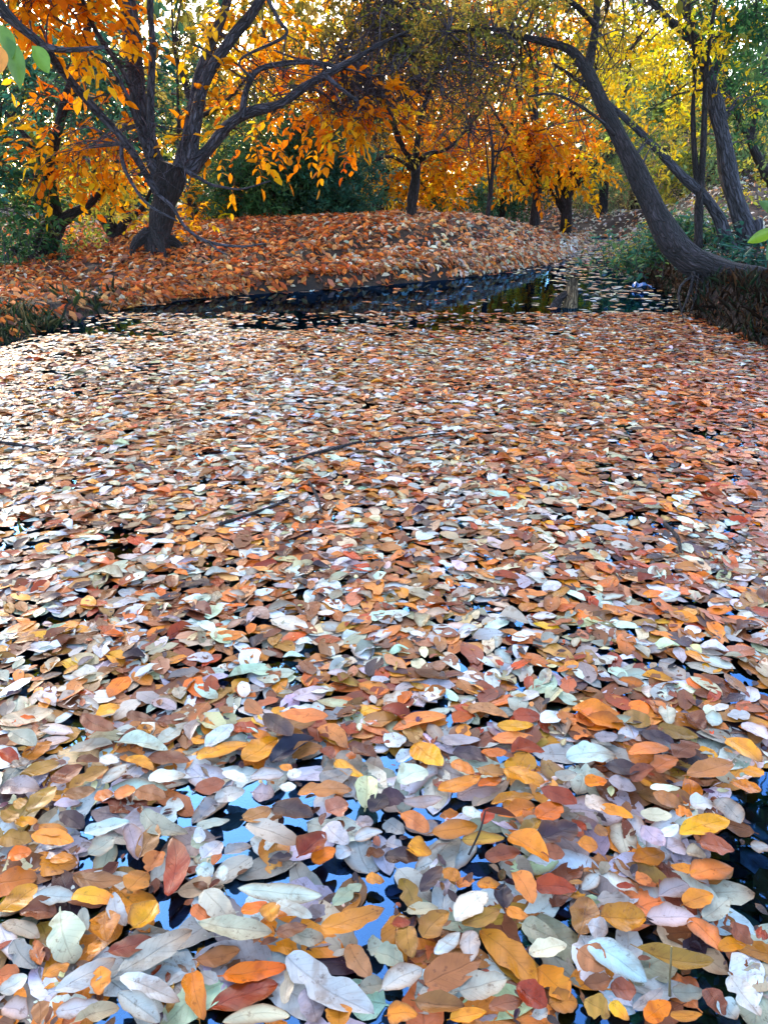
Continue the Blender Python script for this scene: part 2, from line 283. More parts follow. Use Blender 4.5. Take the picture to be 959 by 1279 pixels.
# ------------------------------------------------------------------ trees
def limb(pts, Y0, Y1, k=1.0):       # [(u, v, width px)] -> smooth world path and radii
    pts = np.array(pts, float); pts[:, 2] *= k; s = np.linspace(0, 1, len(pts)); Yv = Y0 + (Y1 - Y0) * s
    w = P(pts[:, 0], pts[:, 1], Yv); r = pts[:, 2] / 2 * pxm(w); n = max(10, len(pts) * 6)
    q = crom(np.column_stack([w, r]), n); q[:, 3] = np.maximum(q[:, 3], .003); return q
def clump_pts(c, rad, nsub, nper, sig):
    sub = c + in_ell(nsub) * rad; k = np.repeat(np.arange(nsub), nper); p = sub[k] + R.normal(0, sig, (nsub * nper, 3)) * np.array([1, 1, .75])
    return sub, p, nrm(p - sub[k] + R.normal(0, .1, (len(k), 3)) + np.array([0, 0, -.25]) * sig)
def tree(name, label, cat, group, trunk, limbs, clumps, bark=None, bare=(), crown_mat=None, limb_bark=None):
    """trunk and limbs: arrays (x, y, z, r). clumps: (u, v, Y, rx, ry px, rY m, nsub, nper, leaf m, palette, style)"""
    bark = bark or M_BARK; base = trunk[0, :3].copy(); base[2] = gz(base[0], base[1]) if abs(base[0]) < 40 else base[2]
    root = tag(empty(name, base), label, cat, group)
    tb = MB(); t0 = trunk.copy(); d0 = t0[0, :3] - t0[1, :3]
    if t0[0, 2] > base[2] - .15: t0 = np.vstack([[*(t0[0, :3] + nrm(d0) * (t0[0, 2] - base[2] + .25)), t0[0, 3] * 1.35], t0])
    tube(tb, t0[:, :3], t0[:, 3], 18, .11); tb.build('trunk', bark, root, base)
    if trunk[0, 3] > .11 and trunk[0, 1] < 12.6:
        for j in range(5):
            an = j * 1.257 + R.uniform(-.35, .35); r0 = trunk[0, 3]; o_ = np.array([math.cos(an), math.sin(an), 0]); e_ = base + o_ * r0 * R.uniform(1.6, 2.2); e_[2] = gz(e_[0], e_[1]) - .05; m_ = base + o_ * r0 * 1.35; m_[2] = base[2] + .07
            rb = MB(); tube(rb, crom([base + o_ * r0 * .35 + np.array([0, 0, R.uniform(.15, .3)]), m_, e_], 10), np.linspace(r0 * .42, r0 * .10, 10), 8, .15); rb.build('root', bark, root, base)
    for q in limbs: lb = MB(); tube(lb, q[:, :3], q[:, 3], 10, .10); lb.build('limb', limb_bark or bark, root, base)
    allp = np.vstack([trunk[len(trunk) // 3:]] + list(limbs)); tw, cr = MB(), MB()
    for (u, v, Yc, rx, ry, rY, nsub, nper, size, pal, style) in clumps:
        c = P(u, v, Yc); k = pxm(c); rad = np.array([rx * k, rY, ry * k]); sig = max(.16, size * 2.0)
        sub, p, d = clump_pts(c, rad, nsub, nper, sig)
        keep = p[:, 2] > ground(p[:, 0], p[:, 1]) + .05; p, d = p[keep], d[keep]
        if style == 'spray': sprays(cr, p, d, size, pal)
        elif style == 'big': sprays(cr, p, d, size, pal, 5)
        else: sprigs(cr, p, d, size, pal, 9 if style == 'sprig' else 12, .34 if style == 'sprig' else .2)
        for s_ in sub[:: max(1, len(sub) // 40)]:
            dd = np.linalg.norm(allp[:, :3] - s_, axis=1); a = allp[dd.argmin()]
            mid = (a[:3] + s_) / 2 + R.normal(0, .12, 3) * max(.3, dd.min() * .4) + np.array([0, 0, .1 * dd.min()])
            pa = crom([a[:3], mid, s_], 8); tube(tw, pa, np.linspace(min(a[3] * .6, .008 + .008 * dd.min()), .003, 8), 4, cap=False)
            for _ in range(3):
                e = s_ + R.normal(0, sig * 1.3, 3); tube(tw, crom([pa[5], (pa[5] + e) / 2 + R.normal(0, .06, 3), e], 5), np.linspace(.005, .002, 5), 3, cap=False)
    for (u, v, Yc, rx, ry, rY, n, ln, r) in bare:
        c = P(u, v, Yc); k = pxm(c); st = c + in_ell(n) * np.array([rx * k, rY, ry * k])
        for j_, s_ in enumerate(st[: n // 3]):
            near_ = np.linalg.norm(allp[:, :3] - s_, axis=1); a = allp[min(len(allp) - 1, int(near_.argmin()))][:3]
            if near_.min() > 1.1: a = s_ + nrm(a - s_) * 1.1
            w1, w2 = R.normal(0, .17, 3), R.normal(0, .2, 3); pa = crom([a, a * .66 + s_ * .34 + w1, a * .33 + s_ * .67 + w2, s_], 12); tube(tw, pa, np.linspace(r * 1.7, r * .6, 12), 4, cap=False)
            for _ in range(4):
                k_ = R.integers(4, 12); d = nrm((pa[k_] - pa[k_ - 2]) * 3 + R.normal(0, .22, 3)); pts = [pa[k_]]
                for _ in range(4): d = nrm(d + R.normal(0, .38, 3) + np.array([0, 0, -.10])); pts.append(pts[-1] + d * ln / 4 * R.uniform(.5, 1.1))
                tube(tw, crom(pts, 8), np.linspace(r * R.uniform(.5, .9), r * .25, 8), 3, cap=False)
    if tw.n: tag(tw.build('twigs', M_TWIG, root, base), kind='stuff')
    if cr.n: cr.build('crown', crown_mat or M_CROWN, root, base)
    return root

# A: many stemmed tree on the left bank
YA = 10.9
trA = limb([(196, 324, 50), (197, 312, 42), (198, 295, 38), (203, 262, 37), (210, 235, 42), (216, 205, 44)], YA, YA, .78)
lA = [limb([(206, 228, 30), (190, 190, 27), (176, 140, 25), (170, 95, 25), (165, 45, 26), (160, 0, 24), (152, -80, 20), (150, -220, 12), (160, -330, 5)], YA, YA + .4),
      limb([(190, 195, 15), (188, 130, 12), (191, 60, 11), (188, 0, 10), (200, -80, 7), (205, -180, 3)], YA - .1, YA - .6),
      limb([(222, 212, 20), (236, 165, 18), (247, 105, 19), (262, 58, 16), (283, 5, 14), (305, -80, 11), (320, -200, 6), (322, -280, 3)], YA, YA + .9),
      limb([(236, 210, 26), (244, 155, 21), (257, 100, 19), (288, 50, 17), (318, 12, 15), (350, -50, 12), (390, -140, 7), (410, -210, 3)], YA, YA - .6),
      limb([(236, 214, 26), (262, 185, 18), (285, 157, 16), (312, 140, 15), (350, 130, 13), (385, 106, 12), (410, 92, 11), (440, 75, 9), (485, 50, 5), (520, 35, 3)], YA, YA - .8),
      limb([(302, 146, 10), (308, 112, 9), (322, 88, 8), (350, 80, 8), (392, 78, 7), (440, 88, 4)], YA - .3, YA - .5),
      limb([(404, 92, 8), (425, 110, 6), (447, 126, 4)], YA - .7, YA - .9),
      limb([(196, 240, 12), (172, 200, 11), (152, 172, 11), (120, 137, 12), (92, 105, 13), (70, 78, 14), (52, 55, 13), (0, 15, 11), (-60, -30, 8), (-120, -60, 4)], YA - .2, YA - 2.4),
      limb([(54, 57, 10), (75, 62, 8), (100, 62, 7), (130, 59, 5)], YA - 1.8, YA - 2.2),
      limb([(186, 178, 9), (168, 120, 8), (150, 82, 8), (128, 52, 8), (108, 12, 7), (92, -40, 4)], YA, YA - .8),
      limb([(187, 190, 9), (172, 155, 8), (158, 118, 7), (140, 85, 6), (114, 66, 4)], YA - .1, YA - 1),
      limb([(225, 206, 6), (258, 228, 5), (275, 233, 4), (302, 236, 3), (338, 226, 2)], YA - .2, YA - 1.2),
      limb([(152, 180, 7), (154, 205, 6), (167, 232, 5), (186, 256, 4), (222, 276, 3)], YA - .3, YA - 1.0),
      limb([(196, 242, 5), (215, 258, 5), (232, 284, 5), (260, 302, 5), (300, 308, 4), (332, 304, 2)], YA - .2, YA - 1.3),
      limb([(260, 302, 3), (272, 312, 3), (284, 318, 2)], YA - .9, YA - 1.2),
      limb([(330, -10, 6), (348, 25, 6), (356, 45, 5), (300, 75, 4), (318, 100, 3)], YA - .5, YA - 1.0)]
cA = [(45, 6, 9.8, 62, 18, .6, 12, 9, .15, ORG, 'spray'), (105, -2, 10.6, 26, 18, .5, 4, 8, .145, ORG, 'spray'), (15, -80, 9.6, 90, 34, 1, 10, 14, .15, ORG, 'spray'),
      (128, 186, 11.8, 38, 24, .5, 7, 9, .14, ORG, 'spray'), (70, 178, 11.0, 45, 18, .5, 6, 9, .14, ORG, 'spray'), (225, 290, 11.8, 22, 22, .3, 3, 10, .10, ORG, 'spray'),
      (300, 5, 11.6, 50, 24, .6, 6, 9, .15, YOR, 'spray'), (310, 160, 11.2, 36, 16, .5, 3, 7, .15, ORG, 'spray'), (435, 132, 11.4, 50, 18, .5, 9, 9, .14, ORG, 'spray'), (370, 122, 11.9, 45, 20, .5, 6, 9, .14, ORG, 'spray'),
      (160, -300, 11, 260, 130, 2.2, 34, 15, .18, ORG, 'big'), (360, -280, 11, 160, 130, 1.6, 18, 14, .18, YOR, 'big'), (-60, -230, 10, 120, 110, 1.5, 13, 14, .18, ORG, 'big'), (150, -520, 11, 240, 120, 2, 24, 14, .2, ORG, 'big')]
cA += [(-10, -540, 11, 230, 120, 1.6, 80, 14, .19, ORG, 'big'), (-120, -380, 10.6, 120, 90, 1.3, 26, 13, .18, ORG, 'big')]  # unseen upper crown clumps, added to keep the sun off the pond
tree('broadleaf_tree', 'many-stemmed dark tree with orange leaves on the left bank beside the mound', 'tree', None, trA, [np.column_stack([q_[:, :3], q_[:, 3] * .82]) for q_ in lA], cA, limb_bark=M_BARK2, bare=[(200, 170, 10.6, 60, 60, .6, 40, .6, .005), (110, 110, 10.4, 70, 60, .6, 50, .6, .005), (270, 70, 11, 70, 60, .6, 50, .6, .005), (370, 100, 10.6, 60, 40, .6, 60, .6, .005)])

# B: leaning tree at far left, C: small gnarled tree
tB = limb([(46, 334, 38), (52, 312, 32), (62, 290, 27), (72, 276, 26)], 12.2, 12.2)
lB = [limb([(71, 280, 20), (66, 245, 15), (62, 210, 13), (68, 180, 12), (78, 140, 11), (92, 95, 12), (104, 55, 10), (112, 10, 8), (110, -80, 4)], 12.2, 12.4),
      limb([(74, 279, 16), (92, 266, 12), (112, 255, 9), (132, 232, 6)], 12.2, 12.0), limb([(62, 215, 9), (40, 180, 8), (15, 150, 6), (-10, 120, 4)], 12.3, 12.6)]
cB = [(22, 255, 11.8, 40, 55, .7, 14, 14, .11, GRN, 'spray'), (70, 315, 12.6, 60, 18, .4, 8, 12, .1, GRN, 'sprig'), (10, 190, 12, 45, 50, .9, 10, 12, .11, TEAL, 'spray'), (100, 110, 13, 100, 50, 1.2, 22, 12, .11, TEAL, 'spray'), (20, 100, 12.6, 60, 70, 1, 16, 12, .11, TEAL, 'spray'), (100, 250, 12.8, 50, 50, .6, 9, 12, .1, YGR, 'sprig'),
      (60, -120, 12.5, 200, 130, 2, 24, 13, .17, TEAL, 'big'), (60, -330, 12.5, 180, 120, 2, 18, 13, .18, TEAL, 'big')]
tree('broadleaf_tree', 'leaning forked tree with dark green leaves at the far left of the bank', 'tree', None, tB, lB, cB, crown_mat=M_CROWN)
tC = limb([(156, 321, 28), (150, 305, 22), (144, 292, 22)], 14.0, 14.0)
lC = [limb([(143, 294, 14), (130, 276, 11), (112, 264, 8), (92, 266, 5)], 14, 13.8), limb([(142, 292, 13), (138, 268, 10), (122, 240, 7), (115, 205, 4)], 14, 14.2), limb([(147, 294, 12), (158, 276, 9), (176, 262, 6), (190, 235, 4)], 14, 13.8)]
cC = [(150, 212, 14.6, 60, 20, .6, 7, 9, .14, YOR, 'spray'), (105, 185, 14.8, 45, 22, .5, 5, 9, .15, ORG, 'spray'), (185, 268, 15, 16, 14, .3, 3, 8, .11, YGR, 'sprig'), (110, 262, 14.6, 18, 8, .3, 2, 7, .11, YGR, 'sprig')]
tree('broadleaf_tree', 'small gnarled tree with orange leaves just left of the many-stemmed trunk', 'tree', None, tC, lC, cC)

# E: twiggy tree on the mound
tE = limb([(513, 272, 15), (515, 250, 13), (519, 222, 12), (519, 198, 12)], 14.3, 14.3)
lE = [limb([(519, 204, 8), (536, 192, 6), (560, 185, 4), (585, 160, 3)], 14.3, 14.0), limb([(518, 205, 9), (500, 178, 8), (485, 140, 7), (465, 110, 6), (440, 80, 4)], 14.3, 13.2),
      limb([(519, 200, 9), (525, 150, 7), (540, 100, 6), (560, 40, 5), (570, -40, 3)], 14.3, 13.6), limb([(517, 212, 5), (490, 196, 4), (470, 200, 3)], 14.3, 13.8), limb([(485, 140, 6), (520, 95, 5), (500, 40, 4), (490, -40, 3)], 13.9, 12.6)]
cE = [(430, 30, 12.0, 60, 36, .6, 14, 9, .08, OLV, 'sprig'), (530, 30, 12.0, 80, 40, .6, 18, 9, .08, OLV, 'sprig'), (500, 130, 13.2, 80, 60, .5, 16, 8, .08, OLV, 'sprig'), (590, 90, 13, 70, 50, .6, 16, 9, .08, OLV, 'sprig'), (500, -150, 13, 140, 110, 1.4, 16, 12, .13, OLV, 'big')]
tree('twiggy_tree', 'half bare tree with a tangle of grey twigs standing on the mound', 'tree', None, tE, lE, cE,
     bare=[(465, 85, 12.4, 85, 85, .9, 300, .9, .007), (450, 110, 11.2, 60, 50, .6, 150, .8, .008), (570, 105, 12.8, 95, 90, .9, 280, .8, .006), (510, 20, 12.4, 130, 50, .9, 260, .8, .006)])
# the big leaning tree, right
YH = 7.9
tH = limb([(1030, 392, 84), (985, 368, 74), (940, 352, 63), (900, 339, 57), (865, 326, 54), (841, 306, 52), (823, 276, 46), (808, 244, 41), (790, 205, 37), (770, 165, 33), (752, 130, 28), (738, 100, 25), (730, 84, 23)], YH - .5, YH + .7, .62)
lH = [limb([(731, 88, 19), (716, 66, 15), (696, 56, 13), (672, 50, 11), (652, 46, 8), (615, 36, 6), (560, 40, 4)], YH + .7, YH + 1.2, .75), limb([(732, 92, 17), (738, 65, 14), (742, 40, 13), (745, 5, 11), (740, -70, 9), (735, -200, 5)], YH + .7, YH + 1, .75),
      limb([(742, 30, 7), (720, 8, 6), (690, -12, 5), (650, -40, 3)], YH + .8, YH + .6), limb([(745, 0, 7), (780, -40, 6), (830, -110, 4)], YH + .9, YH + 1.2), limb([(796, 218, 6), (760, 160, 4), (700, 120, 3), (660, 120, 2)], YH + .4, YH + .2)]
cH = [(600, 45, 9.4, 70, 45, .7, 15, 10, .065, OLV, 'sprig'), (680, 20, 9.0, 80, 35, .7, 14, 10, .065, OLV, 'sprig'), (540, 30, 9.6, 50, 40, .6, 8, 9, .065, OLV, 'sprig'), (640, 110, 9.6, 60, 40, .5, 5, 8, .06, OLV, 'sprig'), (790, 40, 9.2, 60, 45, .6, 8, 8, .06, YEL, 'sprig'),
      (700, -200, 9, 190, 130, 1.6, 22, 12, .12, OLV, 'big'), (820, 180, 8.6, 25, 25, .3, 3, 7, .05, YGR, 'sprig')]
tree('leaning_tree', 'thick dark trunk curving out of the right bank and leaning over the water', 'tree', None, tH, lH, cH,
     bare=[(620, 90, 9.4, 90, 60, .6, 130, .7, .004), (720, 120, 9.2, 60, 80, .5, 60, .6, .004), (570, 150, 9.8, 60, 60, .4, 50, .7, .004)])
rH = MB(); hroot = bpy.data.objects['leaning_tree']; hb = np.array(hroot.location)
for k in range(60):
    u0 = R.uniform(862, 985); p0 = P(u0, np.interp(u0, [850, 900, 985], [335, 352, 385]), YH - .2 + R.normal(0, .12)); e0 = P(u0 + R.normal(0, 14), np.interp(u0, [850, 900, 985], [392, 408, 440]) + R.normal(0, 6), YH - .75 + R.normal(0, .2)); e0[2] = max(e0[2], -.1)
    tube(rH, crom([p0, (p0 + e0) / 2 + R.normal(0, .06, 3), e0], 8), np.linspace(R.uniform(.005, .02), .003, 8), 6, .15)
tag(rH.build('roots', M_LOG, hroot, hb), kind='stuff')
tI = limb([(905, 296, 24), (895, 268, 20), (875, 240, 17), (850, 219, 15), (805, 171, 12), (760, 130, 10), (720, 99, 7), (690, 80, 5)], 9.6, 9.0, .7)
tree('slender_tree', 'slender trunk slanting up left behind the thick leaning trunk', 'tree', None, tI, [], [(700, 90, 9.1, 40, 40, .4, 5, 8, .06, YEL, 'sprig')], bark=M_BARK2)
tJ = limb([(871, 318, 15), (872, 275, 14), (873, 235, 12)], 9.4, 9.4, .75)
tree('slender_tree', 'thin upright dark tree forking in two between the leaning and grey trunks', 'tree', None, tJ,
     [limb([(872, 240, 9), (867, 195, 7), (865, 140, 6), (867, 80, 5), (860, 10, 4), (855, -60, 3)], 9.4, 9.5), limb([(874, 238, 9), (878, 180, 8), (880, 120, 7), (884, 60, 5), (895, -10, 4)], 9.4, 9.3)], [(880, 40, 9.4, 50, 60, .5, 9, 9, .07, YEL, 'sprig')])
tK = limb([(938, 304, 38), (930, 282, 36), (921, 258, 34), (911, 225, 32), (903, 180, 29), (891, 122, 26), (882, 85, 25)], 9.9, 10.0, .66)
tree('grey_tree', 'smooth blue grey forked trunk rising on the right bank', 'tree', None, tK,
     [limb([(883, 90, 22), (870, 48, 19), (856, 8, 16), (845, -50, 13), (835, -180, 7), (830, -260, 3)], 10, 10.3, .7), limb([(876, 64, 12), (852, 40, 10), (826, 15, 9), (808, -12, 8), (790, -80, 5)], 10.1, 10.2), limb([(890, 98, 9), (905, 62, 8), (926, 32, 7), (962, 20, 5), (1000, 0, 3)], 10, 9.6)],
     [(790, 90, 10.6, 60, 60, .7, 12, 11, .085, YEL, 'sprig'), (860, 130, 11, 60, 60, .7, 10, 10, .085, YEL, 'sprig'), (930, 110, 10.8, 45, 80, .8, 14, 10, .085, GRN, 'sprig'), (925, 25, 9.8, 60, 45, .6, 18, 11, .085, GRN, 'sprig'), (850, -190, 10.4, 220, 130, 1.6, 24, 12, .14, YEL, 'big')], bark=M_BARK2)
tL = limb([(985, 262, 26), (966, 230, 20), (950, 205, 16), (936, 176, 12), (924, 150, 10)], 11.5, 11.5, .75)
tree('slender_tree', 'dark crooked trunk at the right edge behind the blue grey trunk', 'tree', None, tL, [limb([(936, 178, 8), (945, 130, 6), (955, 80, 4)], 11.5, 11.7), limb([(924, 150, 9), (905, 110, 6), (890, 60, 4)], 11.5, 11.4)], [(930, 190, 11.8, 50, 50, .5, 10, 9, .08, YGR, 'sprig'), (950, 100, 12, 40, 60, .5, 9, 9, .08, GRN, 'sprig')])

# trees and shrubs behind the mound
def back_tree(name, label, cat, u, Yb, w, top, clumps, group=None, bark=None, cm=None, stems=1):
    g = P(u, 260, Yb); g[2] = gz(g[0], g[1]); k = pxm(g); tp = P(u, top, Yb); h = tp[2] - g[2]
    jit = R.normal(0, .12, (4, 2)); z = g[2] + h * np.array([0, .33, .66, 1.0])
    q = np.column_stack([g[0] + np.r_[0, jit[1:, 0]] * h * .3, g[1] + np.r_[0, jit[1:, 1]] * .4, z, np.array([w * 1.2, w, w * .75, w * .35]) / 2 * k])
    tr = crom(q, 16); lm = []
    for j in range(4 + stems):
        b = tr[R.integers(4, 14)]; c = clumps[R.integers(len(clumps))]; e = P(c[0] + R.uniform(-.7, .7) * c[3], c[1] + R.uniform(-.8, .3) * c[4], Yb + R.uniform(-.5, .5)); mid = (b[:3] + e) / 2 + np.array([0, 0, -.1 * h * R.uniform(0, 1)])
        lm.append(np.column_stack([crom([b[:3], mid, e], 10), np.linspace(b[3] * .6, .012, 10)]))
    return tree(name, label, cat, group, tr, lm, clumps, bark=bark, crown_mat=cm)
BG = 'trees standing behind the mound'
back_tree('broadleaf_tree', 'golden yellow tree behind the twiggy tree on the mound', 'tree', 470, 19, 14, 90, [(520, 205, 19, 55, 48, .9, 26, 11, .15, YOR, 'spray'), (545, 255, 18.5, 40, 14, .5, 6, 9, .12, GRN, 'sprig'), (455, 235, 19.5, 45, 42, .8, 20, 12, .16, YEL, 'spray'), (500, 120, 19, 80, 70, 1.2, 22, 11, .17, YOR, 'spray'), (500, -60, 19, 130, 130, 2, 24, 12, .25, YOR, 'big')], BG)
back_tree('broadleaf_tree', 'fiery orange tree right of the mound crest', 'tree', 668, 18, 10, 60, [(600, 172, 18, 52, 40, 1, 17, 10, .14, ORG, 'spray'), (660, 180, 18, 48, 42, 1, 17, 10, .14, ORG, 'spray'), (705, 165, 18, 38, 45, .8, 14, 10, .14, ORG, 'spray'), (640, 215, 18.5, 60, 16, .6, 6, 8, .12, YGR, 'sprig'), (640, 110, 18.5, 90, 40, 1, 12, 10, .15, YOR, 'spray'), (640, -60, 19, 120, 120, 2, 22, 12, .25, ORG, 'big')], BG)
back_tree('broadleaf_tree', 'many-stemmed dark tree with orange tips at the head of the stream', 'tree', 708, 19.5, 12, 190, [(700, 215, 19.5, 40, 26, .7, 12, 10, .14, YOR, 'spray'), (740, 200, 19.8, 25, 30, .6, 5, 8, .13, YGR, 'sprig')], BG, stems=10)
back_tree('broadleaf_tree', 'yellow orange tree glowing behind the many-stemmed trunk', 'tree', 245, 16.5, 12, 60, [(245, 262, 15.5, 18, 24, .5, 8, 10, .13, YOR, 'spray'), (270, 185, 17, 50, 50, 1, 12, 11, .13, YGR, 'sprig'), (230, 100, 17, 80, 70, 1.1, 20, 10, .13, OLV, 'sprig'), (335, 60, 17.5, 60, 60, 1, 12, 9, .16, YOR, 'spray'), (260, -100, 17, 150, 130, 2, 24, 12, .24, OLV, 'big')], BG)
back_tree('evergreen_shrub', 'large dark green bush behind the left half of the mound', 'shrub', 365, 15.8, 14, 170, [(325, 232, 15.6, 75, 52, 1, 80, 12, .10, GRN, 'sprig'), (415, 222, 15.8, 65, 60, 1, 80, 12, .10, TEAL, 'sprig'), (370, 185, 16, 70, 45, .9, 60, 12, .10, GRN, 'sprig'), (285, 255, 16.2, 35, 34, .6, 20, 12, .10, GRN, 'sprig'), (430, 262, 16.5, 50, 22, .5, 18, 10, .1, GRN, 'sprig')], cm=M_DARKLEAF)
back_tree('evergreen_shrub', 'small blue green bush right of the mound crest', 'shrub', 625, 20, 8, 215, [(615, 245, 20, 34, 28, .7, 22, 12, .12, TEAL, 'sprig'), (650, 240, 20.5, 26, 26, .6, 14, 11, .12, GRN, 'sprig')], cm=M_DARKLEAF)
back_tree('willow', 'pale green willow between the orange tree and the leaning trunk', 'tree', 752, 22, 10, 120, [(748, 200, 22, 26, 55, .9, 26, 12, .15, WIL, 'willow'), (770, 150, 22.5, 35, 55, .9, 18, 11, .15, WIL, 'willow'), (760, 60, 23, 60, 60, 1.2, 16, 10, .18, YEL, 'sprig'), (760, -80, 23, 120, 120, 2, 18, 11, .3, WIL, 'big')], BG)
back_tree('sapling', 'thin dark sapling on the far slope right of the mound crest', 'tree', 608, 16, 5, 140, [(625, 190, 16, 30, 30, .4, 4, 7, .1, YOR, 'spray')], BG)
back_tree('shrub', 'tan undergrowth shrub beyond the stream behind the leaning trunk', 'shrub', 790, 25, 8, 190, [(775, 235, 25, 40, 34, .9, 22, 11, .15, BEI, 'sprig'), (830, 215, 24, 45, 45, .9, 24, 11, .15, BEI, 'sprig')])
back_tree('shrub', 'olive undergrowth shrub on the slope behind the thin forked tree', 'shrub', 880, 19, 8, 150, [(850, 190, 19, 45, 55, .9, 24, 11, .13, YGR, 'sprig'), (920, 200, 17, 40, 40, .8, 18, 11, .12, WIL, 'sprig')])
back_tree('shrub', 'grey twiggy shrub at the far end of the stream', 'shrub', 640, 23, 8, 235, [(660, 262, 23, 45, 16, .7, 14, 10, .12, BEI, 'sprig')])
# more distant trees closing the view
far = [(-60, 30, GRN, 'dark green'), (60, 32, YGR, 'yellow green'), (160, 28, TEAL, 'blue green'), (290, 31, OLV, 'olive brown'), (420, 29, OLV, 'olive'), (540, 30, ORG, 'orange'), (640, 33, YGR, 'mixed yellow and green'), (760, 36, BEI, 'tan'), (830, 30, YGR, 'yellow green'), (930, 28, GRN, 'green'), (1030, 30, GRN, 'mid green')]
fl = {-60: 'beyond the far left bank', 60: 'beyond the leaning forked tree', 160: 'left of the many-stemmed trunk', 290: 'behind the dark green bush', 420: 'behind the dark green bush', 540: 'beyond the twiggy tree on the mound', 640: 'beyond the small blue green bush', 760: 'past the end of the stream', 830: 'behind the top of the leaning trunk', 930: 'behind the blue grey trunk', 1030: 'beyond the right edge of the slope'}
for u, Yf, pal, cn in far:
    back_tree('distant_tree', f'distant {cn} tree {fl[u]}', 'tree', u, Yf, 12, 90, [(u, 215, Yf, 70, 50, 1.6, 34, 12, .30, pal, 'sprig'), (u + R.uniform(-20, 20), 120, Yf, 85, 70, 2, 36, 12, .30, pal, 'sprig'), (u, -20, Yf, 90, 80, 2.2, 12, 10, .3, pal, 'big')], 'distant trees')

# ------------------------------------------------------------------ leaf litter, grass, plants
def onland(n, x0, x1, y0, y1): return np.column_stack([R.uniform(x0, x1, n), R.uniform(y0, y1, n)])
q = np.vstack([onland(34000, -8, 4.2, 6, 17), onland(9000, 1.5, 9, 6, 20), onland(6000, 0, 8, 14, 30), onland(9000, 1, 10, 19, 34), onland(5000, -12, 0, 9, 22), onland(4000, -7, -2.5, 5, 10)])
kk = R.uniform(3.5, len(s1) - 1.01, 9000); ki = kk.astype(int); sp_ = s1[ki] + (s1[ki + 1] - s1[ki]) * (kk - ki)[:, None]; q = np.vstack([q, sp_ + np.column_stack([R.normal(0, .05, 9000), R.uniform(0, .8, 9000) ** 1.3])])
d = sd(q[:, 0], q[:, 1]); z = ground(q[:, 0], q[:, 1]); u, v = pix(np.column_stack([q, z]))
steep = np.zeros(len(q)); e = .12
zx, zy = (ground(q[:, 0] + e, q[:, 1]) - z) / e, (ground(q[:, 0], q[:, 1] + e) - z) / e; steep = np.hypot(zx, zy)
dens = np.where(q[:, 0] > 2.2, .55, 1.0) * np.clip(1.25 - .35 * steep, .1, 1)  * np.where((wob(q[:, 0], q[:, 1], 2.2, 3, 4) < -.3), .35, 1)
dens = np.where((u < 150 - (v - 350) * .4) & (v > 345), .35, dens); dens = np.where((u > 800) & (v > 328), .4, dens) * np.where((d < .12) & (u > 300) & (u < 560), .45, 1.15); dens = np.where((d > .1) & (u > 180) & (u < 720) & (v < 375), np.maximum(dens, .75 + .2 * wob(q[:, 0], q[:, 1], 3, 2, 3)), dens); keep = (d > .02) & (R.random(len(q)) < dens) & (u > -120) & (u < 1100); q, z, zx, zy, u, v, d = [a[keep] for a in (q, z, zx, zy, u, v, d)]
n = nrm(np.column_stack([-zx, -zy, np.ones(len(q))]) + R.normal(0, .42, (len(q), 3))); a = nrm(np.cross(n, R.normal(size=n.shape))); b = np.cross(n, a)
cm = pick({(.50, .10, .025): 5, 'brn': 3, (.72, .27, .09): 3, (.70, .19, .035): 4, 'tan': 1.2, 'crm': .7, (.15, .06, .04): 4}, len(q), .22); cr_ = pick({(.40, .15, .08): 3, (.78, .28, .10): 4, 'pnk': 3, 'crm': 2.5, (.2, .11, .09): 2, 'gry': 1.5}, len(q), .22); cb = pick({'gry': 2, 'crm': 3, 'pal': 3, 'wht': 2, 'brn': 2, 'tan': 1}, len(q), .22)
w = smooth01((u - 380) / 240 + R.normal(0, .2, len(q)))[:, None] > R.random((len(q), 1)); col = np.where(w, cr_, cm); w2 = ((u > 700) & (R.random(len(q)) < .85))[:, None]; col = np.where(w2, cb, col); col = np.where(((u > 800) & (v > 330))[:, None], pick({(.16, .05, .02): 2, (.05, .025, .018): 4, (.10, .05, .035): 2}, len(q), .3), col)  # right bank leaves darkened: shade under the leaning trunk put into their colour
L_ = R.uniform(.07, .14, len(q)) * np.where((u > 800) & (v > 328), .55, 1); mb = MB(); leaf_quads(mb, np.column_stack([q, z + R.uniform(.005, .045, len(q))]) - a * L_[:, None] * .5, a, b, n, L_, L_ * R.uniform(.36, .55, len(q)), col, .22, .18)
tag(mb.build('leaf_litter', M_LITTER), 'fallen rust and brown leaves covering the banks', kind='stuff')
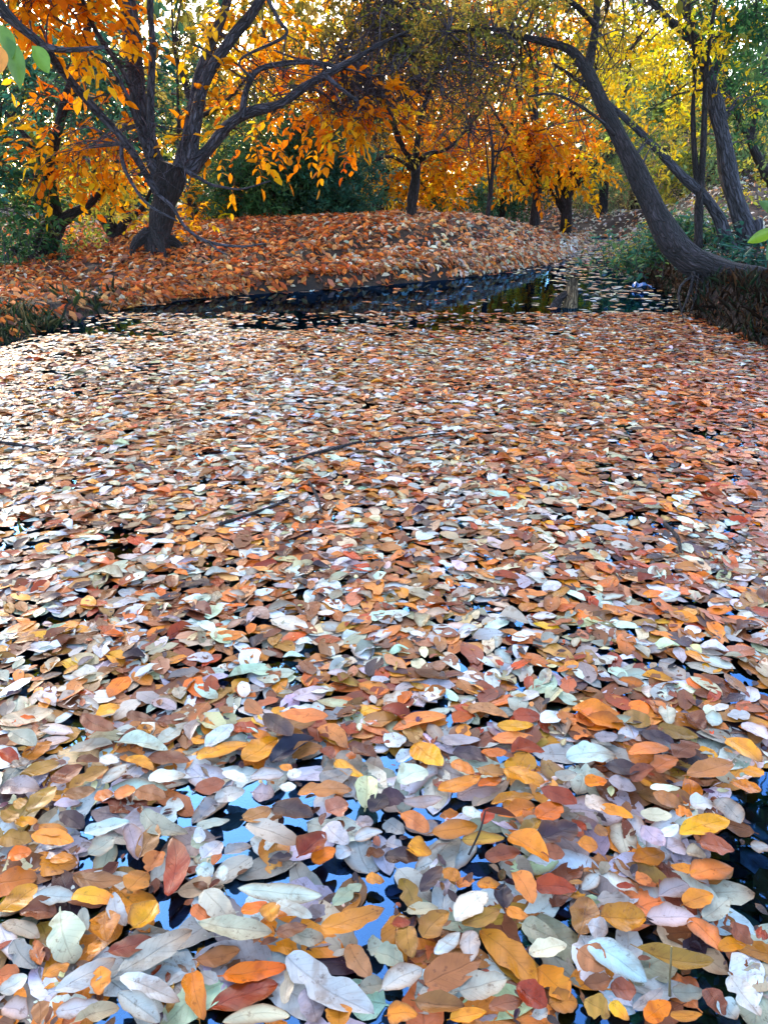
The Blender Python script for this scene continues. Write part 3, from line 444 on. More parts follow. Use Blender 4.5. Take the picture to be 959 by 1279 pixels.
# grass tufts on the left bank, weeds on the right
mb = MB()
for (u0, v0, n_) in [(5, 405, 500), (25, 418, 400), (60, 392, 380), (40, 378, 320), (-20, 390, 400), (75, 402, 200), (95, 378, 90), (115, 362, 90), *[(uu_, float(np.interp(uu_, [780, 835, 862, 905, 959, 1010], [352, 366, 384, 404, 426, 448])) - dv_, 210) for uu_ in range(800, 1010, 14) for dv_ in (6, 26, 48)], (150, 352, 60), (80, 355, 80), (5, 375, 120), (130, 372, 60)]:
    c = G(u0, v0, .22); p = np.column_stack([c[0] + R.normal(0, .16, n_), c[1] + R.normal(0, .14, n_)]); zz = ground(p[:, 0], p[:, 1]); k = sd(p[:, 0], p[:, 1]) > -.05; p, zz = p[k], zz[k]; m_ = len(p)
    if not m_: continue
    a = nrm(np.column_stack([R.normal(0, .6, m_), R.normal(-.25, .5, m_), np.full(m_, .75)])); b, nn = perp(a); Lg = R.uniform(.05, .17, m_)
    leaf_quads(mb, np.column_stack([p, zz - .01]), a, b, nn, Lg, Lg * .04 + .003, pick({(.03, .06, .025): 4, (.06, .08, .03): 2, (.16, .14, .07): 2, (.02, .035, .02): 3} if u0 < 500 else {(.02, .014, .010): 4, (.05, .028, .016): 3, (.09, .045, .02): 1.5, (.025, .05, .025): 2}, m_), .1, .35)  # right bank tufts: shade below the trunk painted in as dark browns
tag(mb.build('grass', M_DARKLEAF), 'dark grass and tufts coloured shade dark overhanging the banks', kind='stuff')
def weed(label, u, v, Yw, spread, nst, pal, size, hgt=.45):
    g = P(u, v, Yw); g[2] = gz(g[0], g[1]); root = tag(empty('bank_plant', g), label, 'plant', 'leafy plants on the right bank'); st, lf = MB(), MB()
    for _ in range(nst):
        b_ = g + np.array([*R.normal(0, spread, 2), 0]); b_[2] = gz(b_[0], b_[1]); e = b_ + np.array([*R.normal(0, .16, 2), hgt * R.uniform(.5, 1.2)]); pa = crom([b_ - [0, 0, .03], (b_ + e) / 2 + R.normal(0, .04, 3), e], 7); tube(st, pa, np.linspace(.006, .002, 7), 4, cap=False)
        m_ = 16; k = R.integers(1, 7, m_); a = nrm(R.normal(0, 1, (m_, 3)) * [1, 1, .4] + [0, 0, .05]); b = nrm(np.cross(a, [0, 0, 1.0]) + R.normal(0, .2, (m_, 3))); Lq = size * R.uniform(.6, 1.2, m_); leaf_quads(lf, pa[k], a, b, np.cross(b, a), Lq, Lq * .45, pick(pal, m_), .12, .25)
    tag(st.build('stems', M_TWIG, root, g), kind='stuff'); lf.build('foliage', M_DARKLEAF, root, g)
WD = {(.05, .16, .08): 3, (.05, .19, .14): 3, (.12, .24, .08): 2, (.3, .32, .08): 1}
weed('low green plant at the waterline under the bend of the leaning trunk', 825, 330, 10.5, .30, 90, WD, .085, .46)
weed('bushy yellow flecked plant by the stream left of the leaning trunk', 790, 322, 11.6, .34, 70, {**WD, (.6, .42, .06): 1.5}, .09, .5)
weed('bushy green plant above the leaning trunk beside the thin forked tree', 850, 305, 10.2, .34, 46, WD, .10, .4)
weed('blue green leafy plant at the foot of the blue grey trunk', 925, 300, 8.9, .28, 26, TEAL, .1, .35)
weed('green plant growing over the top of the leaning trunk at the right edge', 950, 322, 8.2, .22, 26, TEAL, .1, .32)
weed('pale green plant on the slope behind the blue grey trunk', 900, 255, 12.5, .35, 22, WIL, .1, .45)
weed('green plant low on the left bank below the leaning forked tree', 15, 335, 10.6, .35, 30, GRN, .1, .5)

# ------------------------------------------------------------------ logs, stump, sticks, blue sheet
def rod(name, label, cat, pts, r0, r1, m, sides=10, rough=.12, group=None, end=None):
    mb = MB(); c = crom(pts, 18); tube(mb, c, np.linspace(r0, r1, 18), sides, rough); return tag(mb.build(name, m, None, c[0]), label, cat, group)
rod('log', 'long dark log lying along the foot of the mound', 'log', P([372, 420, 480, 540], [352, 352, 350, 343], [9.9, 10.0, 10.2, 10.5]) + [0, .15, .07], .065, .045, M_LOG)
rod('log', 'short dark log stub at the left foot of the mound', 'log', P([298, 330, 362, 378], [358, 358, 360, 362], [9.3, 9.3, 9.25, 9.2]) + [0, .1, .05], .06, .05, M_LOG)
g = G(712, 384); root = tag(empty('tree_stump', g), 'broken weathered stump standing in the water off the mound', 'stump'); k = pxm(g); mb = MB()
a = np.linspace(0, 2 * math.pi, 17)[:-1]; hh = .5 * (1 + np.sin(a * 1 + .3)); prof = []
for zz, rr in ((-.3, 1.35), (0, 1.15), (.10, 1.0), (.18, .95)): prof.append(np.column_stack([np.cos(a) * rr * 8 * k * (1 + .12 * np.sin(3 * a)), np.sin(a) * rr * 8 * k, np.full(16, zz)]))
prof.append(np.column_stack([np.cos(a) * .8 * 8 * k, np.sin(a) * .8 * 8 * k, .20 + hh * .09 + .02 * np.sin(7 * a)])); prof.append(np.column_stack([np.cos(a) * .35 * 8 * k, np.sin(a) * .35 * 8 * k, .16 + hh * .05]))
pv = np.array(prof).reshape(-1, 3) + g; ii = np.arange(5)[:, None] * 16 + np.arange(16)[None]; jj = np.arange(5)[:, None] * 16 + (np.arange(16)[None] + 1) % 16
mb.add(pv, np.stack([ii, jj, jj + 16, ii + 16], -1).reshape(-1, 4), None, np.column_stack([np.tile(a * .1, 6), pv[:, 2]])); mb.add(np.vstack([pv[80:], pv[80:].mean(0)]), [[j, (j + 1) % 16, 16] for j in range(16)], None, np.zeros((17, 2))); mb.build('stump_wood', M_WOOD, root, g)
mb = MB(); g2 = G(690, 384); tube(mb, crom([g2 + [0, 0, -.1], g2 + [.06, 0, .08], g + [-.02, 0, .15]], 8), np.linspace(.05, .03, 8), 8, .15); mb.build('root', M_LOG, root, g)
ST = 'sticks floating on the pond'
sticks = [('long dark stick slanting across the middle of the leaf mat', (352, 578), (400, 565), (452, 551), .012), ('dark stick ending below the middle of the leaf mat', (455, 553), (500, 548), (556, 541), .009), ('short dark stick at the left edge of the leaf mat', (-10, 552), (20, 555), (48, 561), .012),
          ('thin dark stick left of centre on the leaf mat', (275, 655), (320, 640), (360, 625), .009), ('dark twig floating near the right edge of the mat', (830, 655), (845, 670), (850, 690), .01), ('crooked twig just below the long dark stick', (385, 600), (396, 620), (402, 640), .008)]
for lb, p0, p1, p2, r in sticks: rod('floating_stick', lb, 'stick', G([p0[0], p1[0], p2[0]], [p0[1], p1[1], p2[1]], .017), r * .9, r * .45, M_LOG, 7, .15, ST)
g = P(803, 354, 9.3); n_ = 11; a = np.linspace(-1, 1, n_); A, B_ = np.meshgrid(a, a); h = .03 * (1.2 - A ** 2 - .5 * B_ ** 2) + R.normal(0, .022, A.shape); gx0, gy0 = g[0] + A * .10 * (1 + .2 * np.sin(B_ * 4)), g[1] + B_ * .10 + .03 * np.sin(A * 6); zz = np.maximum(ground(gx0, gy0), 0) + .02 + np.maximum(h, 0)
m, t, out = mat('blue_plastic'); pr = nd(t, 'BsdfPrincipled', Roughness=.3); pr.inputs['Base Color'].default_value = (.02, .17, .55, 1); t.links.new(pr.outputs[0], out.inputs['Surface'])
mb = MB(); ii = np.arange(n_ - 1)[:, None] * n_ + np.arange(n_ - 1)[None]; mb.add(np.stack([gx0, gy0, zz], -1), np.stack([ii, ii + 1, ii + 1 + n_, ii + n_], -1).reshape(-1, 4)); tag(mb.build('plastic_bag', m, None, g), 'crumpled blue plastic bag at the foot of the right bank', 'bag')

# overhanging twigs from trees just outside the view
def nearleaf(parent, base, d, Ln, Wd, colr, loc, nm='leaf'):
    s = np.linspace(0, 1, 9); w = np.sin(np.pi * s ** .85) ** .8; d = nrm(np.array(d)); b = nrm(np.cross(d, [.1, 1, .2])); n = np.cross(b, d); x = np.array([-1, -.5, 0, .5, 1])
    v = base + d * (s * Ln)[:, None, None] + b * (x[None, :] * w[:, None] * Wd / 2)[..., None] + n * ((x[None] ** 2) * w[:, None] * Wd * .18 - (s[:, None] ** 2) * Ln * .12)[..., None]
    ii = np.arange(8)[:, None] * 5 + np.arange(4)[None]; mb = MB(); mb.add(v, np.stack([ii, ii + 1, ii + 6, ii + 5], -1).reshape(-1, 4), np.array(colr), np.stack(np.broadcast_arrays(x[None], s[:, None]), -1).reshape(-1, 2)); return mb.build(nm, M_NEAR, parent, loc)
M_NEAR = leaf_mat('near_leaf', .5, .4)
def overhang(label, base, path, leaves, crown):
    g = np.array(base); root = tag(empty('overhanging_tree', g), label, 'tree'); mb = MB(); top = g + [0, 0, 4.2]
    tube(mb, crom([g - [0, 0, .3], g + [.1, .1, 2], top], 14), np.linspace(.16, .08, 14), 10, .06); mb.build('trunk', M_BARK, root, g)
    mb = MB(); pa = np.array(path); tube(mb, crom(np.vstack([[g + [.08, .08, 2.2]], pa]), 24), np.linspace(.035, .003, 24), 6, .05); mb.build('limb', M_BARK, root, g); mb = MB()
    cr = MB(); sub, p, d = clump_pts(np.array(crown[:3]), np.array(crown[3:6]), crown[6], 14, .3)
    for s_ in sub[::2]: tube(mb, crom([top - [0, 0, R.uniform(0, 1.5)], (top + s_) / 2 + [0, 0, .3], s_], 8), np.linspace(.04, .006, 8), 5, cap=False)
    sprays(cr, p, d, .16, GRN, 5); mb.build('branches', M_BARK, root, g); cr.build('crown', M_DARKLEAF, root, g)
    for (q0, q1, w, c_) in leaves: nearleaf(root, q0, q1 - q0, np.linalg.norm(q1 - q0), w, c_, g)
y = 3.0
overhang('tree off the left edge whose green leaves hang in at the top left corner', (-4.9, 3.2, gz(-4.9, 3.2)), [P(-150, -60, y), P(-40, -30, y), P(15, 20, y), P(40, 48, y)],
         [(P(40, 57, y), P(64, 92, y), .062, (.12, .26, .03)), (P(8, 45, y), P(30, 112, y), .07, (.09, .20, .03)), (P(-6, 55, y - .1), P(4, 92, y - .1), .06, (.6, .25, .04)), (P(0, 30, y), P(18, 75, y), .06, (.10, .22, .03))], (-4.6, 4.2, 5.2, 1.2, 1.6, 1.1, 36))
y = 3.4
overhang('tree off the right edge whose green leaf hangs in beside the leaning trunk', (5.6, 4.4, gz(5.6, 4.4)), [P(1120, 200, y), P(1030, 250, y), P(985, 285, y), P(968, 292, y)],
         [(P(972, 288, y), P(930, 302, y), .055, (.13, .25, .02)), (P(975, 290, y), P(955, 325, y), .05, (.05, .12, .04)), (P(985, 270, y), P(945, 250, y), .05, (.06, .14, .05))], (3.3, 5.2, 5.6, 1.7, 1.8, 1.2, 70))

# ------------------------------------------------------------------ floating leaves
def blade(mb, c0, c1, wid, col, z, curl=.2, tear=0.0, ns=13, nc=5, tilt=0.0, arch=0.0, fat=.85, sub=0.0):
    """one fallen leaf lying from c0 to c1 (base to tip), width wid"""
    c0, c1 = np.array(c0, float), np.array(c1, float); ax = c1 - c0; Ln = np.linalg.norm(ax[:2]); a = np.array([ax[0], ax[1], 0]) / max(Ln, 1e-6); b = np.array([-a[1], a[0], 0])
    s = np.linspace(0, 1, ns); w = np.maximum(np.sin(np.pi * s ** fat), 0) ** .62
    if ns > 8 and R.random() < .4: w = np.where(s < .11, .055, np.maximum(np.sin(np.pi * np.clip((s - .08) / .92, 0, 1) ** fat), 0) ** .62)
    ph = R.uniform(0, 6.3); bend = R.normal(0, .05)
    kn = np.linspace(0, 1, 7); el = 1 + .035 * np.sin(s * 23 + ph) + np.interp(s, kn, R.normal(0, .07, 7)) + R.normal(0, .012, ns); er = (1 + .035 * np.sin(s * 21 + ph * 2) + np.interp(s, kn, R.normal(0, .07, 7)) + R.normal(0, .012, ns)) * R.uniform(.8, 1.1)
    if tear:
        k = R.uniform(.25, .8); el = el * (1 - tear * np.exp(-((s - k) / .07) ** 2)); k = R.uniform(.3, .95); er = er * (1 - tear * .8 * np.exp(-((s - k) / .09) ** 2))
    x = np.linspace(-1, 1, nc); side = np.where(x[None] < 0, el[:, None], er[:, None]) * x[None] * w[:, None] * wid / 2
    zz = z + curl * wid * (np.abs(x[None]) ** 1.7) * w[:, None] * .5 * (1 + .6 * np.sin(s[:, None] * 5 + ph)) + tilt * side + arch * Ln * np.sin(np.pi * s)[:, None] + .02 * wid * np.sin(s[:, None] * 14 + ph + 3 * x[None])
    v = c0 + a * (s * Ln)[:, None, None] + b * (side + (bend * Ln * np.sin(np.pi * s))[:, None])[..., None]; v[..., 2] = zz
    ii = np.arange(ns - 1)[:, None] * nc + np.arange(nc - 1)[None]
    vc = np.array(col) * (1 + .12 * R.normal()) * (1 + .10 * np.sin(s[:, None] * 4 + ph)[..., None] * np.ones((1, nc, 1))) * np.exp(R.normal(0, .05, 3))
    if R.random() < .6:               # browned edge or tip, or a second tone
        t2 = np.clip(R.uniform(.3, .9) * (np.abs(x[None]) ** 3 if R.random() < .5 else (s[:, None] ** 4 + 0 * x[None])), 0, 1)[..., None]; vc = vc * (1 - t2) + np.array([.34, .17, .07]) * t2
    mb.add(v, np.stack([ii, ii + 1, ii + 1 + nc, ii + nc], -1).reshape(-1, 4), (np.clip(vc, .01, .9) ** 1.52 * .93).reshape(-1, 3), np.stack(np.broadcast_arrays(x[None], s[:, None]), -1).reshape(-1, 2))
TILES = {
(0, 1079): "-40 110 190 70 130 ora|-20 250 190 110 100 och|100 240 285 245 120 brn|0 300 90 490 110 pal|10 295 200 370 80 crm|70 380 190 520 110 gry|175 370 205 505 95 pch|300 215 375 495 190 pal*broad torn pale blue leaf|-30 560 100 540 110 pch|165 160 380 170 80 pal|365 60 625 80 85 tan|640 130 740 40 110 olv|410 210 440 330 60 gry|365 150 590 195 95 och|570 140 630 310 90 pal|530 220 535 390 130 och|650 330 780 180 110 yel*upright golden yellow leaf|440 460 500 380 60 och|520 440 760 370 90 rst|550 580 960 330 120 gry*long pale grey folded leaf|240 650 580 470 110 pal|215 560 350 500 60 och|500 510 500 655 95 och|590 640 800 790 120 pal|600 560 900 690 110 pal|0 640 140 560 80 pal|0 720 140 760 110 gry|190 680 200 800 95 tan|280 740 500 690 90 pal|350 800 600 720 90 crm",
(240, 1079): "30 0 100 60 80 pal|155 0 160 85 70 pal|225 120 650 160 100 pal|690 220 845 100 80 gry|0 200 90 280 80 pch|245 240 375 190 60 ora|380 195 400 290 100 och|420 190 600 270 70 pal|60 130 220 310 130 gry|30 290 400 340 120 crm*wide cream leaf with a dark midrib|420 350 575 310 80 brn|640 330 960 220 120 och*large mustard leaf with a pale cut edge|0 480 240 430 100 tan|90 720 430 600 140 rst*glossy rust red leaf under the orange one|125 560 475 510 110 ora*bright orange leaf with a wavy edge|0 520 60 780 110 och|40 540 130 590 80 gry|780 400 890 570 110 pnk|870 430 960 410 90 gry|835 620 960 600 90 gry|560 620 620 790 130 gry|460 700 500 480 60 crm|470 460 910 750 180 pal*big ragged pale blue leaf|730 700 730 830 130 och|150 790 490 760 90 crm|870 60 960 90 60 och|480 340 660 380 90 gry",
(480, 1079): "180 140 285 10 80 drk|290 20 370 90 80 och|80 70 170 240 100 olv|95 240 270 220 60 crm|190 370 320 240 110 olv|110 310 140 470 110 olv|30 300 130 290 60 rst|460 100 590 120 60 och|600 90 600 230 100 drk|750 110 960 130 90 rst|650 40 740 200 90 pch|385 300 575 230 90 olv|355 285 510 140 120 wht*shining white oval leaf|250 450 375 340 80 pal|600 220 720 270 60 och|-40 440 95 500 110 gry|-30 640 190 520 120 gry|200 600 480 470 160 tan|350 640 610 570 150 gry|430 330 430 490 100 gry|130 680 400 710 110 tan|0 760 165 750 110 och|310 780 510 740 70 och|520 720 690 680 90 brn|670 290 870 380 110 crm|720 450 910 400 90 crm|660 600 810 710 110 rst|760 520 920 680 150 och|820 700 960 680 130 och|475 330 760 610 140 och*largest mustard leaf, lying slantwise|725 760 815 730 60 pal|360 110 450 80 60 pch",
(719, 1079): "400 170 560 100 110 lav|30 130 110 50 70 pal|290 80 380 80 60 pch|200 110 300 115 30 rst|570 60 785 20 110 pch|470 10 610 20 50 och|10 370 60 165 150 tan|90 180 270 170 90 gry|350 270 600 270 110 wht|120 260 350 270 130 och|620 280 760 170 100 gry|525 210 680 150 110 och|565 270 730 440 100 pch|700 430 845 400 80 yel*bent golden yellow leaf tip|270 400 690 480 90 olv*long curled khaki leaf beside the upright stalk|50 300 160 340 90 pal|0 420 150 520 130 pnk|60 390 355 590 130 cyn*long pale cyan leaf|40 600 170 570 90 brn|170 620 300 630 110 brn|270 730 430 620 80 gry|40 680 170 760 120 olv|165 680 265 780 70 yel|480 640 640 640 90 gry|470 760 630 750 60 och|345 780 470 690 100 ora|715 680 800 780 90 pal|755 540 920 760 110 pal*forked pale blue leaf at the corner|770 280 880 400 80 brn|890 330 960 370 60 rst|650 620 740 760 90 brn",
(0, 879): "0 80 270 40 80 crm|60 95 180 75 45 ora|40 130 180 210 90 gry|410 50 570 130 85 brn|470 60 600 10 60 yel|640 40 780 90 55 brn|780 90 960 80 60 brn|570 130 690 145 55 pal|690 150 760 110 60 och|125 280 260 190 75 och|345 240 565 200 55 crm|570 190 840 230 80 wht*long white leaf lying level|740 265 950 290 80 brn|390 270 500 290 55 brn|495 265 595 290 55 wht|630 270 770 330 55 och|100 355 300 295 60 olv|240 395 415 310 70 brn|345 430 545 320 65 olv|500 410 635 300 60 pal|740 370 930 355 65 pal|10 410 200 430 90 gry|300 540 420 620 90 drk|130 560 280 410 90 olv*slanting pointed khaki leaf|270 500 400 495 50 pal|470 470 570 450 60 pch|560 450 680 430 60 pch|680 430 830 470 80 brn|420 640 650 590 70 pal|640 600 690 780 90 lav|710 510 940 650 100 gry*big pale grey diagonal leaf|695 770 780 600 90 tan|0 660 160 690 100 olv|40 760 160 740 70 ora|190 600 340 650 80 och|160 650 370 690 90 och|80 580 190 590 60 yel|430 760 570 670 80 gry|240 780 370 770 50 och|735 850 800 740 100 pch|840 960 860 665 120 rst*upright rust red leaf|320 450 480 430 60 tan|0 230 90 300 70 rst|40 310 150 290 50 gry|60 510 140 480 50 olv|20 590 90 540 70 olv",
(240, 879): "350 40 500 160 90 drk|440 50 680 60 75 pch|690 40 840 40 45 tan|800 50 950 20 60 yel|840 110 930 65 45 wht|735 100 840 140 60 rst|640 110 770 220 80 pch|210 110 330 140 60 rst|0 200 60 160 60 yel|70 220 200 100 80 cyn*pointed pale cyan leaf|20 270 300 200 70 yel|250 280 425 170 110 yel*broad golden yellow leaf beside the navy leaf|500 270 650 210 80 tan|390 290 610 170 80 nav*dark navy pointed leaf|640 220 710 270 60 brn|710 270 860 370 65 yel|780 200 920 270 60 brn|640 390 800 330 80 gry|430 310 500 330 35 och|290 370 460 350 70 pal|480 370 540 330 50 pal|525 450 800 430 80 tan|670 540 780 500 90 pnk|860 540 870 360 110 crm|290 440 410 455 85 lav*square lavender leaf on blue water|430 415 520 415 45 wht|400 510 605 560 95 drk*dark purplish brown oval leaf|100 490 265 430 70 pal|40 570 130 490 85 lav|20 610 190 580 50 pal|240 580 395 520 80 tan|270 600 540 700 120 gry*ribbed grey white leaf|890 540 960 450 90 drk|810 590 905 590 70 lav|670 600 780 700 100 pal|810 680 950 640 60 pal|600 790 715 720 90 ora|520 770 665 640 110 rst*cupped rust red leaf|160 750 300 710 55 lav|40 780 150 690 85 pal|0 670 70 660 70 pal|380 790 500 760 50 drk|0 430 165 390 80 brn|150 340 280 390 50 pal|720 770 790 720 70 pal|860 760 960 740 60 brn",
(480, 879): "0 200 110 170 80 pal|60 290 160 230 60 pal|40 130 310 60 70 pch|340 100 435 50 65 ora|415 20 620 70 65 pnk|640 60 780 60 60 rst|560 110 745 105 55 yel|780 90 880 50 70 wht|880 90 960 60 80 tan|280 180 480 180 60 lav|340 240 515 290 65 drk|150 200 290 310 110 yel*upright mustard yellow leaf above the lavender leaf|65 390 215 330 110 wht*crinkled round white leaf|335 290 450 350 60 och|265 430 480 360 80 och|450 320 600 350 60 tan|465 410 585 370 50 ora|480 240 610 240 50 ora|630 240 800 240 65 rst|575 320 800 390 85 yel*long golden yellow leaf|-20 480 105 470 100 drk|90 490 290 470 60 lav|70 540 220 640 90 pch|275 565 370 550 45 och|215 650 465 610 90 och|385 680 600 670 70 olv|530 500 750 460 70 och|565 560 750 510 80 och|680 650 770 570 80 olv|740 690 960 600 130 drk|760 570 880 500 110 ora|780 420 960 500 80 rst|600 650 820 790 100 och|500 770 680 740 90 brn|120 700 235 750 90 yel|0 760 170 780 90 drk|780 740 900 750 80 brn|850 360 960 350 60 gry|490 600 550 520 60 rst|390 520 500 560 60 pal|0 580 100 650 80 pal|0 690 90 720 60 lav",
(719, 879): "-30 160 80 150 70 pch|-20 20 240 120 100 och|0 50 90 110 80 pch|240 40 370 110 90 olv|455 5 465 105 80 wht|550 50 640 130 80 brn|405 115 610 170 65 olv|635 60 730 90 70 pal|755 60 865 50 50 pal|830 95 960 180 65 wht*pointed white leaf at the right edge|210 140 290 170 50 pal|90 165 210 160 55 lav|320 140 490 200 55 drk|0 350 150 370 70 gry|150 370 300 430 60 lav|-50 270 200 260 95 cyn*bright pale cyan oval leaf|490 270 610 200 100 brn|260 250 465 220 65 pch|380 340 505 270 90 pch|280 390 390 320 80 brn|130 310 320 330 80 drk|45 400 155 380 60 ora|735 165 930 290 80 och|840 350 930 330 70 och|765 390 925 430 60 och*mustard leaf at the edge of the dark water|530 360 780 290 100 tan|50 510 145 480 90 crm|120 515 285 570 50 yel|370 420 520 420 45 wht|570 500 690 500 80 pal|700 460 820 600 100 gry|385 440 520 520 70 tan|500 520 580 560 50 och|320 550 480 560 60 crm|415 660 510 600 60 wht|320 600 440 710 80 lav|600 690 790 730 90 brn|515 650 765 580 110 yel*wide golden yellow leaf beside the dark water|0 690 110 710 80 och|90 640 160 640 60 tan|-40 640 45 600 90 rst|450 720 540 700 100 pal|540 740 650 760 60 crm|280 780 440 740 100 och|875 720 960 710 70 lav|620 560 660 440 40 lav"}
LV = []
for (ox, oy), txt in TILES.items():
    for it in txt.split('|'):
        it, _, lm = it.partition('*'); f = it.split(); x1, y1, x2, y2, w = [float(q) / 3.996 for q in f[:5]]
        LV.append(dict(a=(ox + x1, oy + y1), b=(ox + x2, oy + y2), w=w, c=f[5], lm=lm))
# a few more of the nearest leaves, in the rows just above
rows = 300 - len(LV); uu = np.linspace(12, 948, max(rows, 1))
for k in range(max(rows, 0)):
    u = uu[k] + R.normal(0, 6); v = 866 + R.normal(0, 7); L_ = R.uniform(40, 56); th = R.normal(0, .25)
    LV.append(dict(a=(u - L_ / 2, v - th * L_ / 2), b=(u + L_ / 2, v + th * L_ / 2), w=R.uniform(14, 20), c=random.choice(['pch', 'brn', 'och', 'pal', 'rst', 'wht', 'crm', 'ora', 'gry', 'yel']), lm=''))
order = sorted(range(len(LV)), key=lambda k: 0)
for k, l in enumerate(LV):
    z = .011 + .0008 * (k % 42)
    A_, B_ = G(*l['a'], z), G(*l['b'], z); m_ = ((l['a'][0] + l['b'][0]) / 2, (l['a'][1] + l['b'][1]) / 2)
    du, dv = l['b'][0] - l['a'][0], l['b'][1] - l['a'][1]; q = math.hypot(du, dv); nu, nv = -dv / q * l['w'] / 2, du / q * l['w'] / 2
    e = G(m_[0] + nu, m_[1] + nv, z) - G(m_[0] - nu, m_[1] - nv, z); ax = B_ - A_; ax = ax / np.linalg.norm(ax); W = abs(e[0] * -ax[1] + e[1] * ax[0])
    ln = np.linalg.norm(B_ - A_); l.update(A=A_, B=B_, W=W * 1.04, ln=ln, m=m_, z=z, asp=W / ln)
    l['torn'] = ('torn' in l['lm'] or 'ragged' in l['lm'] or 'forked' in l['lm'] or (not l['lm'] and R.random() < .14)); l['curl'] = .55 if 'cupped' in l['lm'] or 'curled' in l['lm'] else (R.uniform(.3, .5) if R.random() < .18 else R.uniform(.02, .2))
# labels: look first, then neighbour, then direction from a landmark leaf
marks = [l for l in LV if l['lm']]
def look(l):
    sh = 'slender' if l['asp'] < .33 else ('broad' if l['asp'] > .62 else 'oval'); return f"{'torn ' if l['torn'] else ''}{CNAME[l['c']]} {sh} leaf"
def where(l, k):
    u, v = l['m'][0] - k['m'][0], (l['m'][1] - k['m'][1]) * 1.6; a = math.degrees(math.atan2(-v, u)) % 360
    return ['right of', 'above and right of', 'above', 'above and left of', 'left of', 'below and left of', 'below', 'below and right of'][int((a + 22.5) // 45) % 8]
def near(l, pool): return sorted((k for k in pool if k is not l), key=lambda k: math.hypot(k['m'][0] - l['m'][0], 1.6 * (k['m'][1] - l['m'][1])))
def lw(s): return len(s.split())
cand = []
for l in LV:
    if l['lm']: cand.append([l['lm'] if 'leaf' in l['lm'] else l['lm'] + ' leaf']); continue
    ms = near(l, marks); nb = near(l, LV)[0]; c = []
    for k in ms[:3]:
        base = f"{look(l)} {where(l, k)} the {k['lm']}"; c.append(base)
    for k in ms[:2]:
        for x in near(l, LV)[:3]:
            if not x['lm']: c.append(f"{look(l)} {where(l, k)} the {k['lm']}, touching a {CNAME[x['c']]} one")
    cand.append([x for x in c if lw(x) <= 16] or [c[0]])
# look + place must be unlike that of every other leaf for which the same words would be true
truth = {}
for l in LV:
    for k in near(l, marks)[:6]:
        truth.setdefault((look(l), where(l, k), k['lm']), set()).add(id(l))
used = set(); labels = []
for l, cs in zip(LV, cand):
    best = None
    if l['lm']: best = cs[0]
    else:
        for k in near(l, marks)[:3]:
            s = f"{look(l)} {where(l, k)} the {k['lm']}"
            if len(truth[(look(l), where(l, k), k['lm'])]) == 1 and lw(s) <= 16 and s not in used: best = s; break
        if best is None:
            for s in cs[1:] + cs[:1]:
                if s not in used: best = s; break
        if best is None:
            for s in [f"{w_} {x}" for w_ in ('smaller', 'bigger', 'paler', 'darker') for x in cs[:3]]:
                if s not in used and lw(s) <= 16: best = s; break
    best = best or cs[0]; used.add(best); labels.append(best)
for l, lb in zip(LV, labels):
    mb = MB(); c = PAL[l['c']]
    if 'square' in l['lm'] or 'round' in l['lm']: fat = 1.0
    else: fat = R.uniform(.64, 1.1)
    blade(mb, l['A'], l['B'], l['W'] * 1.02, c, l['z'], l['curl'], .5 if l['torn'] else 0, 25, 9, R.normal(0, .05), abs(R.normal(0, .02)), fat)
    tag(mb.build('floating_leaf', M_FLOAT, None, (l['A'] + l['B']) / 2), lb, 'leaf', 'floating leaves nearest the camera')
# the rest of the mat
mb = MB()
def scatter(n, v0, v1, dens, pals, z0, z1, size=(.085, .135), nc=3, ns=7, cup=.12):
    n = int(n * 1.38)
    # even over the water surface between two image rows
    y0, y1 = G(480, v1)[1], G(480, v0)[1]; yy = np.sqrt(R.uniform(y0 * y0, y1 * y1, n)); xx = R.uniform(-1, 1, n) * (.74 * yy + .6)
    u, v = pix(np.column_stack([xx, yy, np.zeros(n)])); d = sd(xx, yy); pr_ = dens(u, v, xx, yy)
    keep = (d < -.01) & (R.random(n) < pr_); xx, yy, u, v = xx[keep], yy[keep], u[keep], v[keep]; m_ = len(xx); cols = pals(u, v, m_, xx, yy)
    for j in range(m_):
        th = R.uniform(0, 6.283); L_ = R.uniform(*size) * (1.25 if R.random() < .08 else 1); W = L_ * R.uniform(.38, .62); d_ = np.array([math.cos(th), math.sin(th), 0]) * L_ / 2; c = np.array([xx[j], yy[j], 0])
        up = R.random() < .04
        blade(mb, c - d_, c + d_, W, cols[j], R.uniform(z0, z1), R.uniform(.25, .6) if R.random() < cup else R.uniform(0, .14), .5 if R.random() < .25 else 0, ns, nc, R.normal(0, .3 if up else .06), abs(R.normal(0, .015)), R.uniform(.64, 1.12))
